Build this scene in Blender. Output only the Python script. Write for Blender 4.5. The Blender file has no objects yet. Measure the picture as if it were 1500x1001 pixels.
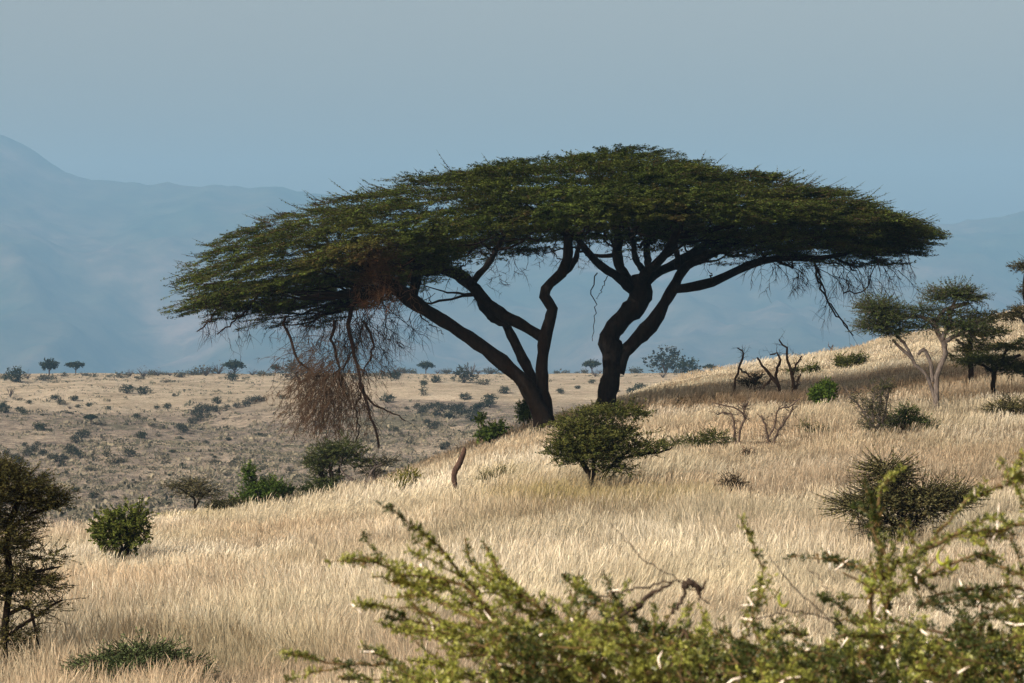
import bpy, math
import numpy as np

rng = np.random.default_rng(7)
F = 1500 / 36.0 * 100.0          # pixels per unit slope for the 100 mm lens
CX, CY = 750.0, 500.5
R = math.radians
SC = bpy.context.scene

# ------------------------------------------------------------------ terrain
CU = [-900, -400, 0, 100, 240, 440, 560, 620, 700, 760, 830, 900, 960, 1040, 1150, 1250, 1300, 1400, 1500, 1900, 2400]
CP = [850, 822, 795, 786, 768, 738, 712, 688, 655, 636, 612, 590, 566, 546, 530, 515, 499, 482, 455, 420, 390]
YU = [-900, 0, 240, 450, 600, 700, 800, 900, 1000, 1150, 1300, 1500, 2400]
YV = [56, 62, 68, 76, 84, 88, 94, 102, 118, 130, 140, 150, 160]


def wob(X, Y, scale, seed, n=6):
    r = np.random.default_rng(seed)
    s = np.zeros(np.broadcast(X, Y).shape)
    for i in range(n):
        a = r.uniform(0, 2 * np.pi); k = 2 * np.pi / (scale * r.uniform(.5, 1.8)); p = r.uniform(0, 6.28)
        s = s + np.sin((X * np.cos(a) + Y * np.sin(a)) * k + p + 1.3 * np.sin((X * np.sin(a) - Y * np.cos(a)) * k * .6 + p))
    return s / n


def fbm(X, Y, scale, seed, octv=4, gain=.55):
    """lattice noise, roughly -1..1"""
    X = np.asarray(X, float); Y = np.asarray(Y, float) + 0 * X; X = X + 0 * Y
    s = np.zeros(X.shape); a = 1.0; tot = 0
    for o_ in range(octv):
        tb = np.random.default_rng(seed * 31 + o_).uniform(-1, 1, (257, 257))
        c_, s_ = math.cos(.6 + o_), math.sin(.6 + o_)
        x = (X * c_ - Y * s_) / scale * 2 ** o_ + 91.7; y = (X * s_ + Y * c_) / scale * 2 ** o_ + 37.3
        xi = np.floor(x); yi = np.floor(y); fx = x - xi; fy = y - yi; fx = fx * fx * (3 - 2 * fx); fy = fy * fy * (3 - 2 * fy)
        i = xi.astype(np.int64) % 256; j = yi.astype(np.int64) % 256
        s += a * ((tb[i, j] * (1 - fx) + tb[i + 1, j] * fx) * (1 - fy) + (tb[i, j + 1] * (1 - fx) + tb[i + 1, j + 1] * fx) * fy)
        tot += a; a *= gain
    return s / tot * 1.7


def knots(u):
    yc = np.interp(u, YU, YV); pc = np.interp(u, CU, CP)
    zc = -(pc - CY) / F * yc
    o = np.ones_like(u)
    Yk = np.stack([-60 * o, 6 * o, 28 * o, yc, yc + 22, yc + 75, 262 * o, 340 * o, 450 * o, 560 * o, 650 * o, 800 * o, 1500 * o, 5000 * o, 14000 * o])
    Zk = np.stack([-1.9 * o, -2.25 * o, -3.46 * o, zc, zc / yc * (yc + 22) - .55, zc / yc * (yc + 75) - 3.6, -18.1 * o, -15.6 * o, -11.4 * o,
                   -8.3 * o, -7.5 * o, -12 * o, -30 * o, -105 * o, -160 * o])
    Zk[5] = np.maximum(Zk[5], -17.5)
    return Yk, Zk


def ground_z(X, Y, noise=True):
    X = np.asarray(X, float); Y = np.asarray(Y, float)
    sh = np.broadcast(X, Y).shape
    X = np.broadcast_to(X, sh).ravel(); Y = np.broadcast_to(Y, sh).ravel()
    u = np.clip(CX + F * X / np.maximum(Y, 14), -900, 2400)
    Yk, Zk = knots(u)
    h = np.diff(Yk, axis=0); d = np.diff(Zk, axis=0) / h
    m = np.zeros_like(Zk)
    w1 = 2 * h[1:] + h[:-1]; w2 = h[1:] + 2 * h[:-1]
    same = d[:-1] * d[1:] > 0
    with np.errstate(divide='ignore', invalid='ignore'):
        hm = (w1 + w2) / (w1 / d[:-1] + w2 / d[1:])
    m[1:-1] = np.where(same, hm, 0)
    m[0] = d[0]; m[-1] = d[-1]
    idx = np.clip((Yk < Y[None, :]).sum(0) - 1, 0, Yk.shape[0] - 2)
    j = np.arange(len(Y))
    hh = h[idx, j]; t = np.clip((Y - Yk[idx, j]) / hh, 0, 1)
    z0 = Zk[idx, j]; z1 = Zk[idx + 1, j]; m0 = m[idx, j] * hh; m1 = m[idx + 1, j] * hh
    z = (2 * t ** 3 - 3 * t ** 2 + 1) * z0 + (t ** 3 - 2 * t ** 2 + t) * m0 + (-2 * t ** 3 + 3 * t ** 2) * z1 + (t ** 3 - t ** 2) * m1
    if noise:
        fn = np.clip((Y - 14) / 20, 0, 1) * np.clip((200 - Y) / 60, 0, 1)
        ff = np.clip((Y - 220) / 60, 0, 1) * np.clip((3000 - Y) / 1500, 0, 1)
        z = z + fn * (.10 * wob(X, Y, 9, 1) + .05 * wob(X, Y, 3, 2)) + ff * (1.5 * wob(X, Y, 75, 3) + .5 * wob(X, Y, 24, 4) + .45 * fbm(X, Y, 9, 77, 3)) * np.clip((720 - Y) / 220, .25, 1)
    return z.reshape(sh)


def locate(u, py, far=False):
    """distance at which the sight line through (u, py) meets the ground"""
    Y = np.arange(230., 700., .5) if far else np.arange(14., 165., .1)
    X = (u - CX) / F * Y
    gp = CY - F * ground_z(X, Y) / Y
    k = np.where(gp <= py)[0]
    if len(k) == 0:
        return float(Y[np.argmin(gp)])
    return float(Y[k[0]])


def W(u, py, Y):
    return np.array([(u - CX) / F * Y, Y, -(py - CY) / F * Y])


# ------------------------------------------------------------------ materials
def mat(name):
    m = bpy.data.materials.new(name); m.use_nodes = True
    nt = m.node_tree; nt.nodes.clear()
    out = nt.nodes.new('ShaderNodeOutputMaterial')
    return m, nt, out


def noise(nt, scale, detail=6, rough=.6, coord='Object', vscale=None):
    tc = nt.nodes.new('ShaderNodeTexCoord'); n = nt.nodes.new('ShaderNodeTexNoise')
    n.inputs['Scale'].default_value = scale; n.inputs['Detail'].default_value = detail; n.inputs['Roughness'].default_value = rough
    if vscale:
        mp = nt.nodes.new('ShaderNodeMapping'); mp.inputs['Scale'].default_value = vscale
        nt.links.new(tc.outputs[coord], mp.inputs['Vector']); nt.links.new(mp.outputs[0], n.inputs['Vector'])
    else:
        nt.links.new(tc.outputs[coord], n.inputs['Vector'])
    return n.outputs['Fac']


def ramp(nt, fac, stops):
    r = nt.nodes.new('ShaderNodeValToRGB'); e = r.color_ramp.elements
    while len(e) < len(stops): e.new(.5)
    for k, (p, c) in enumerate(stops):
        e[k].position = p; e[k].color = (*c, 1)
    nt.links.new(fac, r.inputs[0]); return r.outputs[0]


def mixc(nt, a, b, f, mode='MIX'):
    m = nt.nodes.new('ShaderNodeMix'); m.data_type = 'RGBA'; m.blend_type = mode
    for s, v in ((m.inputs[6], a), (m.inputs[7], b), (m.inputs[0], f)):
        if isinstance(v, (float, int)): s.default_value = v
        elif isinstance(v, tuple): s.default_value = (*v, 1)
        else: nt.links.new(v, s)
    return m.outputs[2]


def leaf_mat(name, trans=.3, rough=.7, gloss=.05):
    m, nt, out = mat(name)
    at = nt.nodes.new('ShaderNodeAttribute'); at.attribute_name = 'col'
    d = nt.nodes.new('ShaderNodeBsdfDiffuse'); t = nt.nodes.new('ShaderNodeBsdfTranslucent'); mx = nt.nodes.new('ShaderNodeMixShader')
    nt.links.new(at.outputs['Color'], d.inputs['Color']); nt.links.new(at.outputs['Color'], t.inputs['Color'])
    mx.inputs[0].default_value = trans
    nt.links.new(d.outputs[0], mx.inputs[1]); nt.links.new(t.outputs[0], mx.inputs[2])
    g = nt.nodes.new('ShaderNodeBsdfGlossy'); g.inputs['Roughness'].default_value = .45
    m2 = nt.nodes.new('ShaderNodeMixShader'); m2.inputs[0].default_value = gloss
    nt.links.new(mx.outputs[0], m2.inputs[1]); nt.links.new(g.outputs[0], m2.inputs[2])
    nt.links.new(m2.outputs[0], out.inputs[0])
    return m


def bark_mat(name, c0, c1, scale=9.0):
    m, nt, out = mat(name)
    p = nt.nodes.new('ShaderNodeBsdfPrincipled'); p.inputs['Roughness'].default_value = .95; p.inputs['Specular IOR Level'].default_value = .06
    f = noise(nt, scale, 8, .7, vscale=(1, 1, .35))
    c = ramp(nt, f, [(.3, c0), (.7, c1)])
    nt.links.new(c, p.inputs['Base Color'])
    b = nt.nodes.new('ShaderNodeBump'); b.inputs['Strength'].default_value = .9; b.inputs['Distance'].default_value = .04
    nt.links.new(f, b.inputs['Height']); nt.links.new(b.outputs[0], p.inputs['Normal'])
    nt.links.new(p.outputs[0], out.inputs[0])
    return m


M_LEAF = leaf_mat('acacia_leaf', .25, .7, .0)
M_GRASS = leaf_mat('dry_grass', .35, .7, .0)
M_FLEAF = leaf_mat('near_leaf', .35, .6, .03)
M_TWIG = leaf_mat('dry_twig', .05, .8, .0)
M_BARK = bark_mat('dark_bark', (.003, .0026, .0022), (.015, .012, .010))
M_PALE = bark_mat('pale_bark', (.022, .020, .019), (.125, .118, .112), 18)
M_DEAD = bark_mat('dead_wood', (.02, .016, .014), (.085, .07, .06), 14)
M_STUMP = bark_mat('stump_wood', (.012, .009, .008), (.075, .052, .042), 20)

# ground
m, nt, out = mat('ground_dry')
p = nt.nodes.new('ShaderNodeBsdfPrincipled'); p.inputs['Roughness'].default_value = 1; p.inputs['Specular IOR Level'].default_value = 0
at = nt.nodes.new('ShaderNodeAttribute'); at.attribute_name = 'zone'
sp = nt.nodes.new('ShaderNodeSeparateColor'); nt.links.new(at.outputs['Color'], sp.inputs[0])
n1 = noise(nt, .055, 8, .68); n2 = noise(nt, .45, 8, .75); n3 = noise(nt, .16, 6, .7, vscale=(.6, 1.0, 1))
n4 = noise(nt, 1.4, 6, .8)
near = ramp(nt, n2, [(.3, (.15, .125, .085)), (.7, (.28, .24, .165))])
gold = ramp(nt, n3, [(.32, (.25, .23, .17)), (.50, (.39, .365, .285)), (.68, (.49, .46, .37))])
pink = ramp(nt, n1, [(.36, (.18, .185, .14)), (.46, (.27, .25, .215)), (.58, (.37, .345, .28))])
spk = ramp(nt, n2, [(.40, (.45, .45, .47)), (.56, (1, 1, 1))])
spk4 = ramp(nt, n4, [(.38, (.62, .60, .58)), (.58, (1.05, 1.05, 1.05))])
pink = mixc(nt, pink, spk, .9, 'MULTIPLY')
far = mixc(nt, gold, pink, sp.outputs[1])
far = mixc(nt, far, spk4, .8, 'MULTIPLY')
colr = mixc(nt, near, far, sp.outputs[0])
nt.links.new(colr, p.inputs['Base Color'])
b = nt.nodes.new('ShaderNodeBump'); b.inputs['Strength'].default_value = 1; b.inputs['Distance'].default_value = 1.2
nt.links.new(n4, b.inputs['Height']); nt.links.new(b.outputs[0], p.inputs['Normal'])
nt.links.new(p.outputs[0], out.inputs[0]); M_GROUND = m

m, nt, out = mat('mountain_rock')
p = nt.nodes.new('ShaderNodeBsdfPrincipled'); p.inputs['Roughness'].default_value = 1; p.inputs['Specular IOR Level'].default_value = 0
n1 = noise(nt, .0011, 9, .65); n2 = noise(nt, .012, 8, .75)
c = ramp(nt, n1, [(.40, (.02, .03, .018)), (.52, (.05, .045, .03)), (.66, (.13, .10, .088))])
c2 = ramp(nt, n2, [(.38, (.35, .35, .35)), (.6, (1.1, 1.1, 1.1))])
c = mixc(nt, c, c2, .8, 'MULTIPLY')
nt.links.new(c, p.inputs['Base Color']); nt.links.new(p.outputs[0], out.inputs[0]); M_MOUNT = m


# ------------------------------------------------------------------ mesh helpers
class Acc:
    def __init__(s): s.v = []; s.f3 = []; s.f4 = []; s.c = []; s.n = 0

    def add(s, v, f, col=None):
        v = np.asarray(v, np.float32).reshape(-1, 3)
        f = np.asarray(f, np.int64)
        (s.f3 if f.shape[1] == 3 else s.f4).append(f + s.n)
        s.v.append(v)
        if col is None: col = (.1, .1, .1)
        c = np.broadcast_to(np.asarray(col, np.float32), (len(v), 3))
        s.c.append(c); s.n += len(v)

    def mesh(s, name, mats, origin=(0, 0, 0), smooth=False):
        me = bpy.data.meshes.new(name)
        v = np.concatenate(s.v) - np.asarray(origin, np.float32)
        f3 = np.concatenate(s.f3) if s.f3 else np.zeros((0, 3), np.int64)
        f4 = np.concatenate(s.f4) if s.f4 else np.zeros((0, 4), np.int64)
        me.vertices.add(len(v)); me.vertices.foreach_set('co', v.astype(np.float32).ravel())
        nl = f3.size + f4.size
        me.loops.add(nl); me.loops.foreach_set('vertex_index', np.concatenate([f3.ravel(), f4.ravel()]).astype(np.int32))
        me.polygons.add(len(f3) + len(f4))
        st = np.concatenate([np.arange(len(f3)) * 3, f3.size + np.arange(len(f4)) * 4]).astype(np.int32)
        me.polygons.foreach_set('loop_start', st)
        if smooth: me.polygons.foreach_set('use_smooth', np.ones(len(st), bool))
        me.update(calc_edges=True)
        a = me.color_attributes.new('col', 'FLOAT_COLOR', 'POINT')
        c = np.concatenate(s.c); c = np.concatenate([c, np.ones((len(c), 1), np.float32)], 1)
        a.data.foreach_set('color', c.astype(np.float32).ravel())
        me.materials.append(mats)
        return me


def link(name, data, parent=None, loc=None):
    o = bpy.data.objects.new(name, data); SC.collection.objects.link(o)
    if parent is not None: o.parent = parent
    if loc is not None: o.location = loc
    return o


def tag(o, label=None, cat=None, group=None, kind=None):
    if label: o['label'] = label
    if cat: o['category'] = cat
    if group: o['group'] = group
    if kind: o['kind'] = kind
    return o


def norm(a): return a / (np.linalg.norm(a, axis=-1, keepdims=True) + 1e-9)


def tubes(acc, P, Rr, sides=5, col=(.05, .04, .035), knob=0.0):
    """P (B,K,3), Rr (B,K)"""
    P = np.asarray(P, float); Rr = np.asarray(Rr, float)
    B, K, _ = P.shape
    T = np.empty_like(P); T[:, 1:-1] = P[:, 2:] - P[:, :-2]; T[:, 0] = P[:, 1] - P[:, 0]; T[:, -1] = P[:, -1] - P[:, -2]
    T = norm(T)
    ref = np.where((np.abs((P[:, -1] - P[:, 0]) / (np.linalg.norm(P[:, -1] - P[:, 0], axis=1, keepdims=True) + 1e-9))[:, 2:3]) > .8, [[0.3, 1., 0]], [[0, .3, 1.]])[:, None, :]
    A = norm(np.cross(T, ref)); Bn = np.cross(T, A)
    th = np.arange(sides) / sides * 2 * np.pi
    rad = Rr[:, :, None, None]
    if knob: rad = rad * (1 + knob * rng.uniform(-1, 1, (B, K, sides, 1)))
    V = P[:, :, None, :] + rad * (np.cos(th)[None, None, :, None] * A[:, :, None, :] + np.sin(th)[None, None, :, None] * Bn[:, :, None, :])
    base = (np.arange(B) * K * sides)[:, None, None] + (np.arange(K - 1) * sides)[None, :, None]
    a = base + np.arange(sides)[None, None, :]; b_ = base + ((np.arange(sides) + 1) % sides)[None, None, :]
    f = np.stack([a, b_, b_ + sides, a + sides], -1).reshape(-1, 4)
    col = np.asarray(col, float)
    if col.ndim == 2: col = np.repeat(col, K * sides, axis=0)
    acc.add(V.reshape(-1, 3), f, col)


def resamp(pts, K):
    """Catmull-Rom through rows of pts, K samples evenly in chord length"""
    p = np.asarray(pts, float)
    if len(p) == 2: p = np.array([p[0], (p[0] + p[1]) / 2, p[1]])
    q = np.vstack([2 * p[0] - p[1], p, 2 * p[-1] - p[-2]])
    d = np.concatenate([[0], np.cumsum(np.linalg.norm(np.diff(p[:, :3], axis=0), axis=1))])
    t = np.interp(np.linspace(0, d[-1], K), d, np.arange(len(p)))
    i = np.clip(t.astype(int), 0, len(p) - 2); f = (t - i)[:, None]
    p0, p1, p2, p3 = q[i], q[i + 1], q[i + 2], q[i + 3]
    return .5 * (2 * p1 + (p2 - p0) * f + (2 * p0 - 5 * p1 + 4 * p2 - p3) * f ** 2 + (3 * p1 - p0 - 3 * p2 + p3) * f ** 3)


def leaves(acc, C, D, N, L, Wd, col):
    D = norm(D); S = norm(np.cross(D, N))
    V = np.stack([C - D * L[:, None] / 2, C + S * Wd[:, None] / 2 + D * L[:, None] * .08, C + D * L[:, None] / 2, C - S * Wd[:, None] / 2 + D * L[:, None] * .08], 1)
    n = len(C); f = np.arange(n * 4).reshape(n, 4)
    acc.add(V.reshape(-1, 3), f, np.repeat(col, 4, axis=0))


def sprays(acc, tw, P, D, ln, wd, n, ls, cols, lift=.15, thick=.22, twig_r=.004, twig_col=(.05, .04, .03), updown=.5, var=.25, twig_ext=1.15):
    """feathery sprays: K starts P, directions D, lengths ln; n leaflets each of size ls"""
    K = len(P)
    D = norm(D); up = np.array([0, 0, 1.0])
    S = norm(np.cross(D, up) + 1e-4)
    t = rng.uniform(.05, 1, (K, n)); lat = rng.normal(0, .45, (K, n)) * (1.05 - .75 * t); ver = rng.normal(0, 1, (K, n)) * thick
    c = P[:, None] + D[:, None] * (t * ln[:, None])[..., None] + S[:, None] * (lat * wd[:, None])[..., None] + up * ((ver * wd[:, None]) + lift * ln[:, None] * t ** 2)[..., None]
    ld = D[:, None] * rng.uniform(.2, 1, (K, n, 1)) + S[:, None] * (np.sign(lat) * rng.uniform(.1, 1.1, (K, n)))[..., None] + rng.normal(0, .25, (K, n, 3))
    nn = up + rng.normal(0, updown, (K, n, 3))
    L = ls * rng.uniform(.6, 1.4, (K, n)); cc = cols[:, None, :] * (1 + rng.uniform(-var, var, (K, n, 1)))
    leaves(acc, c.reshape(-1, 3), ld.reshape(-1, 3), nn.reshape(-1, 3), L.ravel(), (L * rng.uniform(.4, .7, (K, n))).ravel(), cc.reshape(-1, 3))
    if tw is not None:
        tt = np.array([0, .5, 1.0]) * twig_ext
        Q = P[:, None] + D[:, None] * (tt[None, :] * ln[:, None])[..., None] + up * (lift * ln[:, None] * tt[None] ** 2)[..., None]
        tubes(tw, Q, np.stack([np.full(K, twig_r * 1.5), np.full(K, twig_r), np.full(K, twig_r * .3)], 1), 3, twig_col)


def grow(acc, nodes, rads, targets, K=7, jit=.12, sides=4, rscale=.012, col=(.05, .04, .033), sag=0.0, rmin=.006):
    """attach every target point to the nearest node of the skeleton with a crooked branch"""
    nodes = np.array(nodes, float); rads = np.array(rads, float)
    tg = np.asarray(targets, float)
    d0 = np.array([np.min(np.linalg.norm(nodes - t, axis=1)) for t in tg])
    Ps = []; Rs = []
    for i in np.argsort(d0):
        t = tg[i]
        dd = np.linalg.norm(nodes - t, axis=1) + np.maximum(0, nodes[:, 2] - t[2]) * 1.2
        k = int(np.argmin(dd)); a = nodes[k]; L = np.linalg.norm(t - a)
        if L < 1e-4: continue
        s = np.linspace(0, 1, K)[:, None]
        pth = a + (t - a) * s
        pth[:, 2] -= sag * L * np.sin(np.pi * s[:, 0])
        j = rng.normal(0, jit * L / math.sqrt(K), (K, 3)); j[0] = 0; j[-1] = 0
        pth = pth + np.cumsum(j, 0) * np.sin(np.pi * s) * .8 + j * .5 * np.sin(np.pi * s)
        r0 = min(rads[k] * .75, rscale * L ** .75 + rmin); rr = np.linspace(r0, max(rmin * .5, r0 * .3), K)
        Ps.append(pth); Rs.append(rr)
        nodes = np.vstack([nodes, pth[1:]]); rads = np.concatenate([rads, rr[1:]])
    if Ps: tubes(acc, np.array(Ps), np.array(Rs), sides, col)
    return nodes, rads


def sel_mix(c0, c1, n, v=.15):
    t = rng.uniform(0, 1, (n, 1))
    return (np.array(c0) * (1 - t) + np.array(c1) * t) * (1 + rng.uniform(-v, v, (n, 1)))


# ------------------------------------------------------------------ ground sheet
rowsY = np.concatenate([np.linspace(-40, 18, 30), np.linspace(18.3, 170, 420), np.geomspace(171.5, 800, 330), np.geomspace(812, 9300, 52)])
ncol = 640
sx = np.linspace(-1, 1, ncol); sx = np.sign(sx) * (np.abs(sx) * .55 + .45 * np.abs(sx) ** 2.2)
hw = np.maximum(40, .45 * rowsY + 32)
GX = sx[None, :] * hw[:, None]; GY = np.repeat(rowsY[:, None], ncol, 1)
GZ = ground_z(GX, GY)
acc = Acc()
nr = len(rowsY)
i = np.arange(nr - 1)[:, None] * ncol + np.arange(ncol - 1)[None, :]
f = np.stack([i, i + 1, i + ncol + 1, i + ncol], -1).reshape(-1, 4)
acc.add(np.stack([GX, GY, GZ], -1).reshape(-1, 3), f, (.3, .2, .1))
me = acc.mesh('ground', M_GROUND, smooth=True)
za = me.color_attributes.new('zone', 'FLOAT_COLOR', 'POINT')
z1 = np.clip((GY - 165) / 40, 0, 1)
pyg = CY - F * GZ / np.maximum(GY, 1)
ug = CX + F * GX / np.maximum(GY, 1)
edge = 597 + 16 * wob(GX, GY, 90, 31) + 10 * wob(GX, GY, 28, 32) - 10 * np.exp(-((ug - 640) / 120) ** 2)
z2 = np.clip((pyg - edge) / 22 + .5, 0, 1) * (GY < 640)
zc = np.stack([z1, z2, 0 * z1, np.ones_like(z1)], -1)
za.data.foreach_set('color', zc.astype(np.float32).ravel())
tag(link('ground', me), kind='structure')

# ------------------------------------------------------------------ mountains
MU = [-2000, -900, -500, -250, -100, 0, 25, 50, 75, 100, 130, 200, 330, 480, 600, 900, 1200, 1380, 1440, 1500, 1700, 2300, 3500]
MP = [230, 210, 190, 186, 184, 195, 207, 220, 238, 256, 262, 265, 271, 281, 296, 328, 338, 329, 324, 313, 300, 285, 250]
YR = 7500.
mx = np.linspace(-6300, 6300, 700); my = np.concatenate([np.linspace(4700, 8200, 200), np.linspace(8240, 9200, 14)])
X, Y = np.meshgrid(mx, my)
um = CX + F * X / YR
H = 8 * fbm(X, 0 * Y, 90, 63, 4) - (np.interp(um, MU, MP) - CY) / F * YR + 7 * wob(X, 0 * Y, 130, 5, 9) + 4 * wob(X, Y, 60, 15, 9)
base = -150.
t = np.clip((Y - 4800) / (YR - 4800), 0, 1)
prof = np.where(Y < YR, t ** 1.25, 1 - np.clip((Y - YR) / 1650, 0, 1) ** 1.3)
spur = wob(X, Y * .35, 900, 6, 7); spur2 = wob(X, Y * .5, 260, 8, 8); spur3 = wob(X, Y, 110, 9, 8)
Z = base + (H - base) * prof + np.sin(np.pi * np.clip(t, 0, 1)) ** .8 * (90 * spur - 120 * np.abs(fbm(X, Y * .3, 700, 61, 5)) + 40 * fbm(X, Y * .6, 240, 62, 5) + 20) * (Y < YR)
acc = Acc(); nc = len(mx)
i = np.arange(len(my) - 1)[:, None] * nc + np.arange(nc - 1)[None, :]
acc.add(np.stack([X, Y, Z], -1).reshape(-1, 3), np.stack([i, i + 1, i + nc + 1, i + nc], -1).reshape(-1, 4))
tag(link('mountains', acc.mesh('mountains', M_MOUNT, smooth=True)), kind='structure')
MTOP = float(Z.max())

# ------------------------------------------------------------------ haze
m = bpy.data.materials.new('haze'); m.use_nodes = True; nt = m.node_tree; nt.nodes.clear()
out = nt.nodes.new('ShaderNodeOutputMaterial'); v = nt.nodes.new('ShaderNodeVolumePrincipled')
v.inputs['Color'].default_value = (.245, .515, .83, 1); v.inputs['Density'].default_value = 1.55e-4; v.inputs['Anisotropy'].default_value = 0.0
nt.links.new(v.outputs[0], out.inputs['Volume'])
x0, x1, y0, y1, zz0, zz1 = -6600, 6600, -60, 9400, -175, MTOP + 15
hv = [(x, y, z) for x in (x0, x1) for y in (y0, y1) for z in (zz0, zz1)]
me = bpy.data.meshes.new('haze'); me.from_pydata(hv, [], [(0, 1, 3, 2), (4, 6, 7, 5), (0, 4, 5, 1), (2, 3, 7, 6), (0, 2, 6, 4), (1, 5, 7, 3)])
me.materials.append(m); hz = link('haze', me); tag(hz, 'pale blue haze filling the valley in front of the mountains', 'haze', kind='stuff')

# ------------------------------------------------------------------ grass
NG = 1400000
uu = rng.uniform(-330, 1830, NG)
q = rng.uniform(0, 1, NG)
Yg = 22 * (165 / 22) ** (q ** 1.0)
Xg = (uu - CX) / F * Yg
ycr = np.interp(uu, YU, YV)
keep = Yg < ycr + 6 + 3 * rng.uniform(0, 1, NG)
Xg, Yg, uu = Xg[keep], Yg[keep], uu[keep]
# clump
cl = fbm(Xg, Yg, 1.3, 11, 3)
keep = rng.uniform(-2.0, .6, len(Xg)) < cl
Xg, Yg, uu = Xg[keep], Yg[keep], uu[keep]
Zg = ground_z(Xg, Yg); n = len(Xg); pg = CY - F * Zg / Yg
big = fbm(Xg, Yg, 9, 12, 4); sml = fbm(Xg, Yg, .9, 14, 3)
hgt = (.32 + .20 * big + .16 * sml) * rng.uniform(.3, 1.4, n)
hgt = np.clip(hgt, .05, .75) * np.interp(Yg, [28, 55, 100], [1.05, .78, .62])
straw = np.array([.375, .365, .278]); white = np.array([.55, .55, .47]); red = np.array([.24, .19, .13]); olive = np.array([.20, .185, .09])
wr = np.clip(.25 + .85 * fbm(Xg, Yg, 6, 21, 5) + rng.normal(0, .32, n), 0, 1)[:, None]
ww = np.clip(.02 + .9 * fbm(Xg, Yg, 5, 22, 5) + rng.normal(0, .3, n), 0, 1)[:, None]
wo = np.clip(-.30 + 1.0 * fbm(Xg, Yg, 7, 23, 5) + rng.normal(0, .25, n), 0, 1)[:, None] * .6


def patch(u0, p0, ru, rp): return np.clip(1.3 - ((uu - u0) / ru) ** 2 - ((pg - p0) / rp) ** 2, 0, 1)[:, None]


wo = np.clip(wo + .75 * patch(900, 738, 190, 16) + .3 * patch(330, 995, 200, 30) + .4 * patch(270, 765, 80, 8) + .35 * patch(730, 705, 60, 12), 0, 1)  # the wide olive patch below the green shrub paints its cast shade
wr = np.clip(wr + .1 * patch(1130, 590, 90, 20) + .5 * patch(450, 795, 160, 22) + .4 * patch(1180, 800, 180, 30) + .15 * patch(1330, 525, 60, 25), 0, 1)  # the two faint right-slope patches paint in some of the big crown's shade
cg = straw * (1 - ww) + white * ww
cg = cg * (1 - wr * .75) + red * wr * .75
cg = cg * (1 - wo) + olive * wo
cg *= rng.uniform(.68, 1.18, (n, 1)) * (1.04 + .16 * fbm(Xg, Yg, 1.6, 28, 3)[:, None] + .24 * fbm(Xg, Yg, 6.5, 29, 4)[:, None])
ang = rng.uniform(0, 2 * np.pi, n); lean = rng.uniform(.05, .45, n) * hgt
wl = .16 + .22 * fbm(Xg, Yg, 4, 25, 3)
lx = np.cos(ang) * lean + wl * hgt; ly = np.sin(ang) * lean
fa = rng.uniform(0, np.pi, n); wdt = (.0012 + .00007 * Yg) * rng.uniform(.6, 1.3, n)
sxv, syv = np.cos(fa) * wdt, np.sin(fa) * wdt * .6
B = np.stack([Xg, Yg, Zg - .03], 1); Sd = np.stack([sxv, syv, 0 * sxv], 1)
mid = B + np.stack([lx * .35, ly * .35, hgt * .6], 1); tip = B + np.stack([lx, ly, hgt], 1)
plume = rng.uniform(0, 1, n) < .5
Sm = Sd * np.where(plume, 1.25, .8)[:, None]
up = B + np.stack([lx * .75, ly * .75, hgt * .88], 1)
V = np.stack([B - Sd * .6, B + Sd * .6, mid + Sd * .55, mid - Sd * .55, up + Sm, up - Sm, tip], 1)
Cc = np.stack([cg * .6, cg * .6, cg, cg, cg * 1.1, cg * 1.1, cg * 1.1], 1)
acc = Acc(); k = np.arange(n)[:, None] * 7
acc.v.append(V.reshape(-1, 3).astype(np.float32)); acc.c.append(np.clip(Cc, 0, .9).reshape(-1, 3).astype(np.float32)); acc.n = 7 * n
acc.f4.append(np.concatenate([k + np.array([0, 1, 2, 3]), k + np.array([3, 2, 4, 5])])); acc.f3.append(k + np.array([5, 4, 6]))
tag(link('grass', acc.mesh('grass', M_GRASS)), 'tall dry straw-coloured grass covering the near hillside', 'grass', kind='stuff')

# ------------------------------------------------------------------ fine scrub on the far slope
ns = 85000
us = rng.uniform(-300, 1250, ns); Ys = rng.uniform(215, 660, ns); Xs = (us - CX) / F * Ys; Zs = ground_z(Xs, Ys)
pys = CY - F * Zs / Ys; low_ = np.clip((pys - 590) / 30, .12, 1)
keep = rng.uniform(0, 1, ns) < low_ * np.clip(.5 + 1.1 * fbm(Xs, Ys, 30, 91, 4), 0, 1)
Xs, Ys, Zs = Xs[keep], Ys[keep], Zs[keep]; ns = len(Xs)
sz = rng.uniform(.15, .55, ns) * (1 + 1.2 * (rng.uniform(0, 1, ns) < .06))
c_ = sel_mix((.04, .046, .034), (.21, .205, .155), ns, .2)
acc = Acc(); off = rng.normal(0, 1, (ns, 7, 3)) * sz[:, None, None] * [.5, .5, .28]; off[..., 2] = np.abs(off[..., 2])
C_2 = (np.stack([Xs, Ys, Zs], 1)[:, None] + off).reshape(-1, 3)
leaves(acc, C_2, rng.normal(0, 1, (len(C_2), 3)) + [0, 0, 1.2], rng.normal(0, 1, (len(C_2), 3)), np.repeat(sz, 7) * .7, np.repeat(sz, 7) * .4, np.repeat(c_, 7, 0))
tag(link('scrub', acc.mesh('scrub', M_LEAF)), 'fine dry scrub and tufts speckling the far valley slope', 'scrub', kind='stuff')

# ------------------------------------------------------------------ the big umbrella acacia
Y0 = 87.0
GREEN0, GREEN1 = (.014, .026, .007), (.062, .092, .020)
root_b = W(840, 612, 88.5); root_b[2] = float(ground_z(root_b[0], root_b[1]))
tree = link('umbrella_acacia_tree', None, loc=root_b)
tag(tree, 'huge flat-topped acacia with black forked trunks and dead twigs hanging at its left', 'tree')


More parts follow.
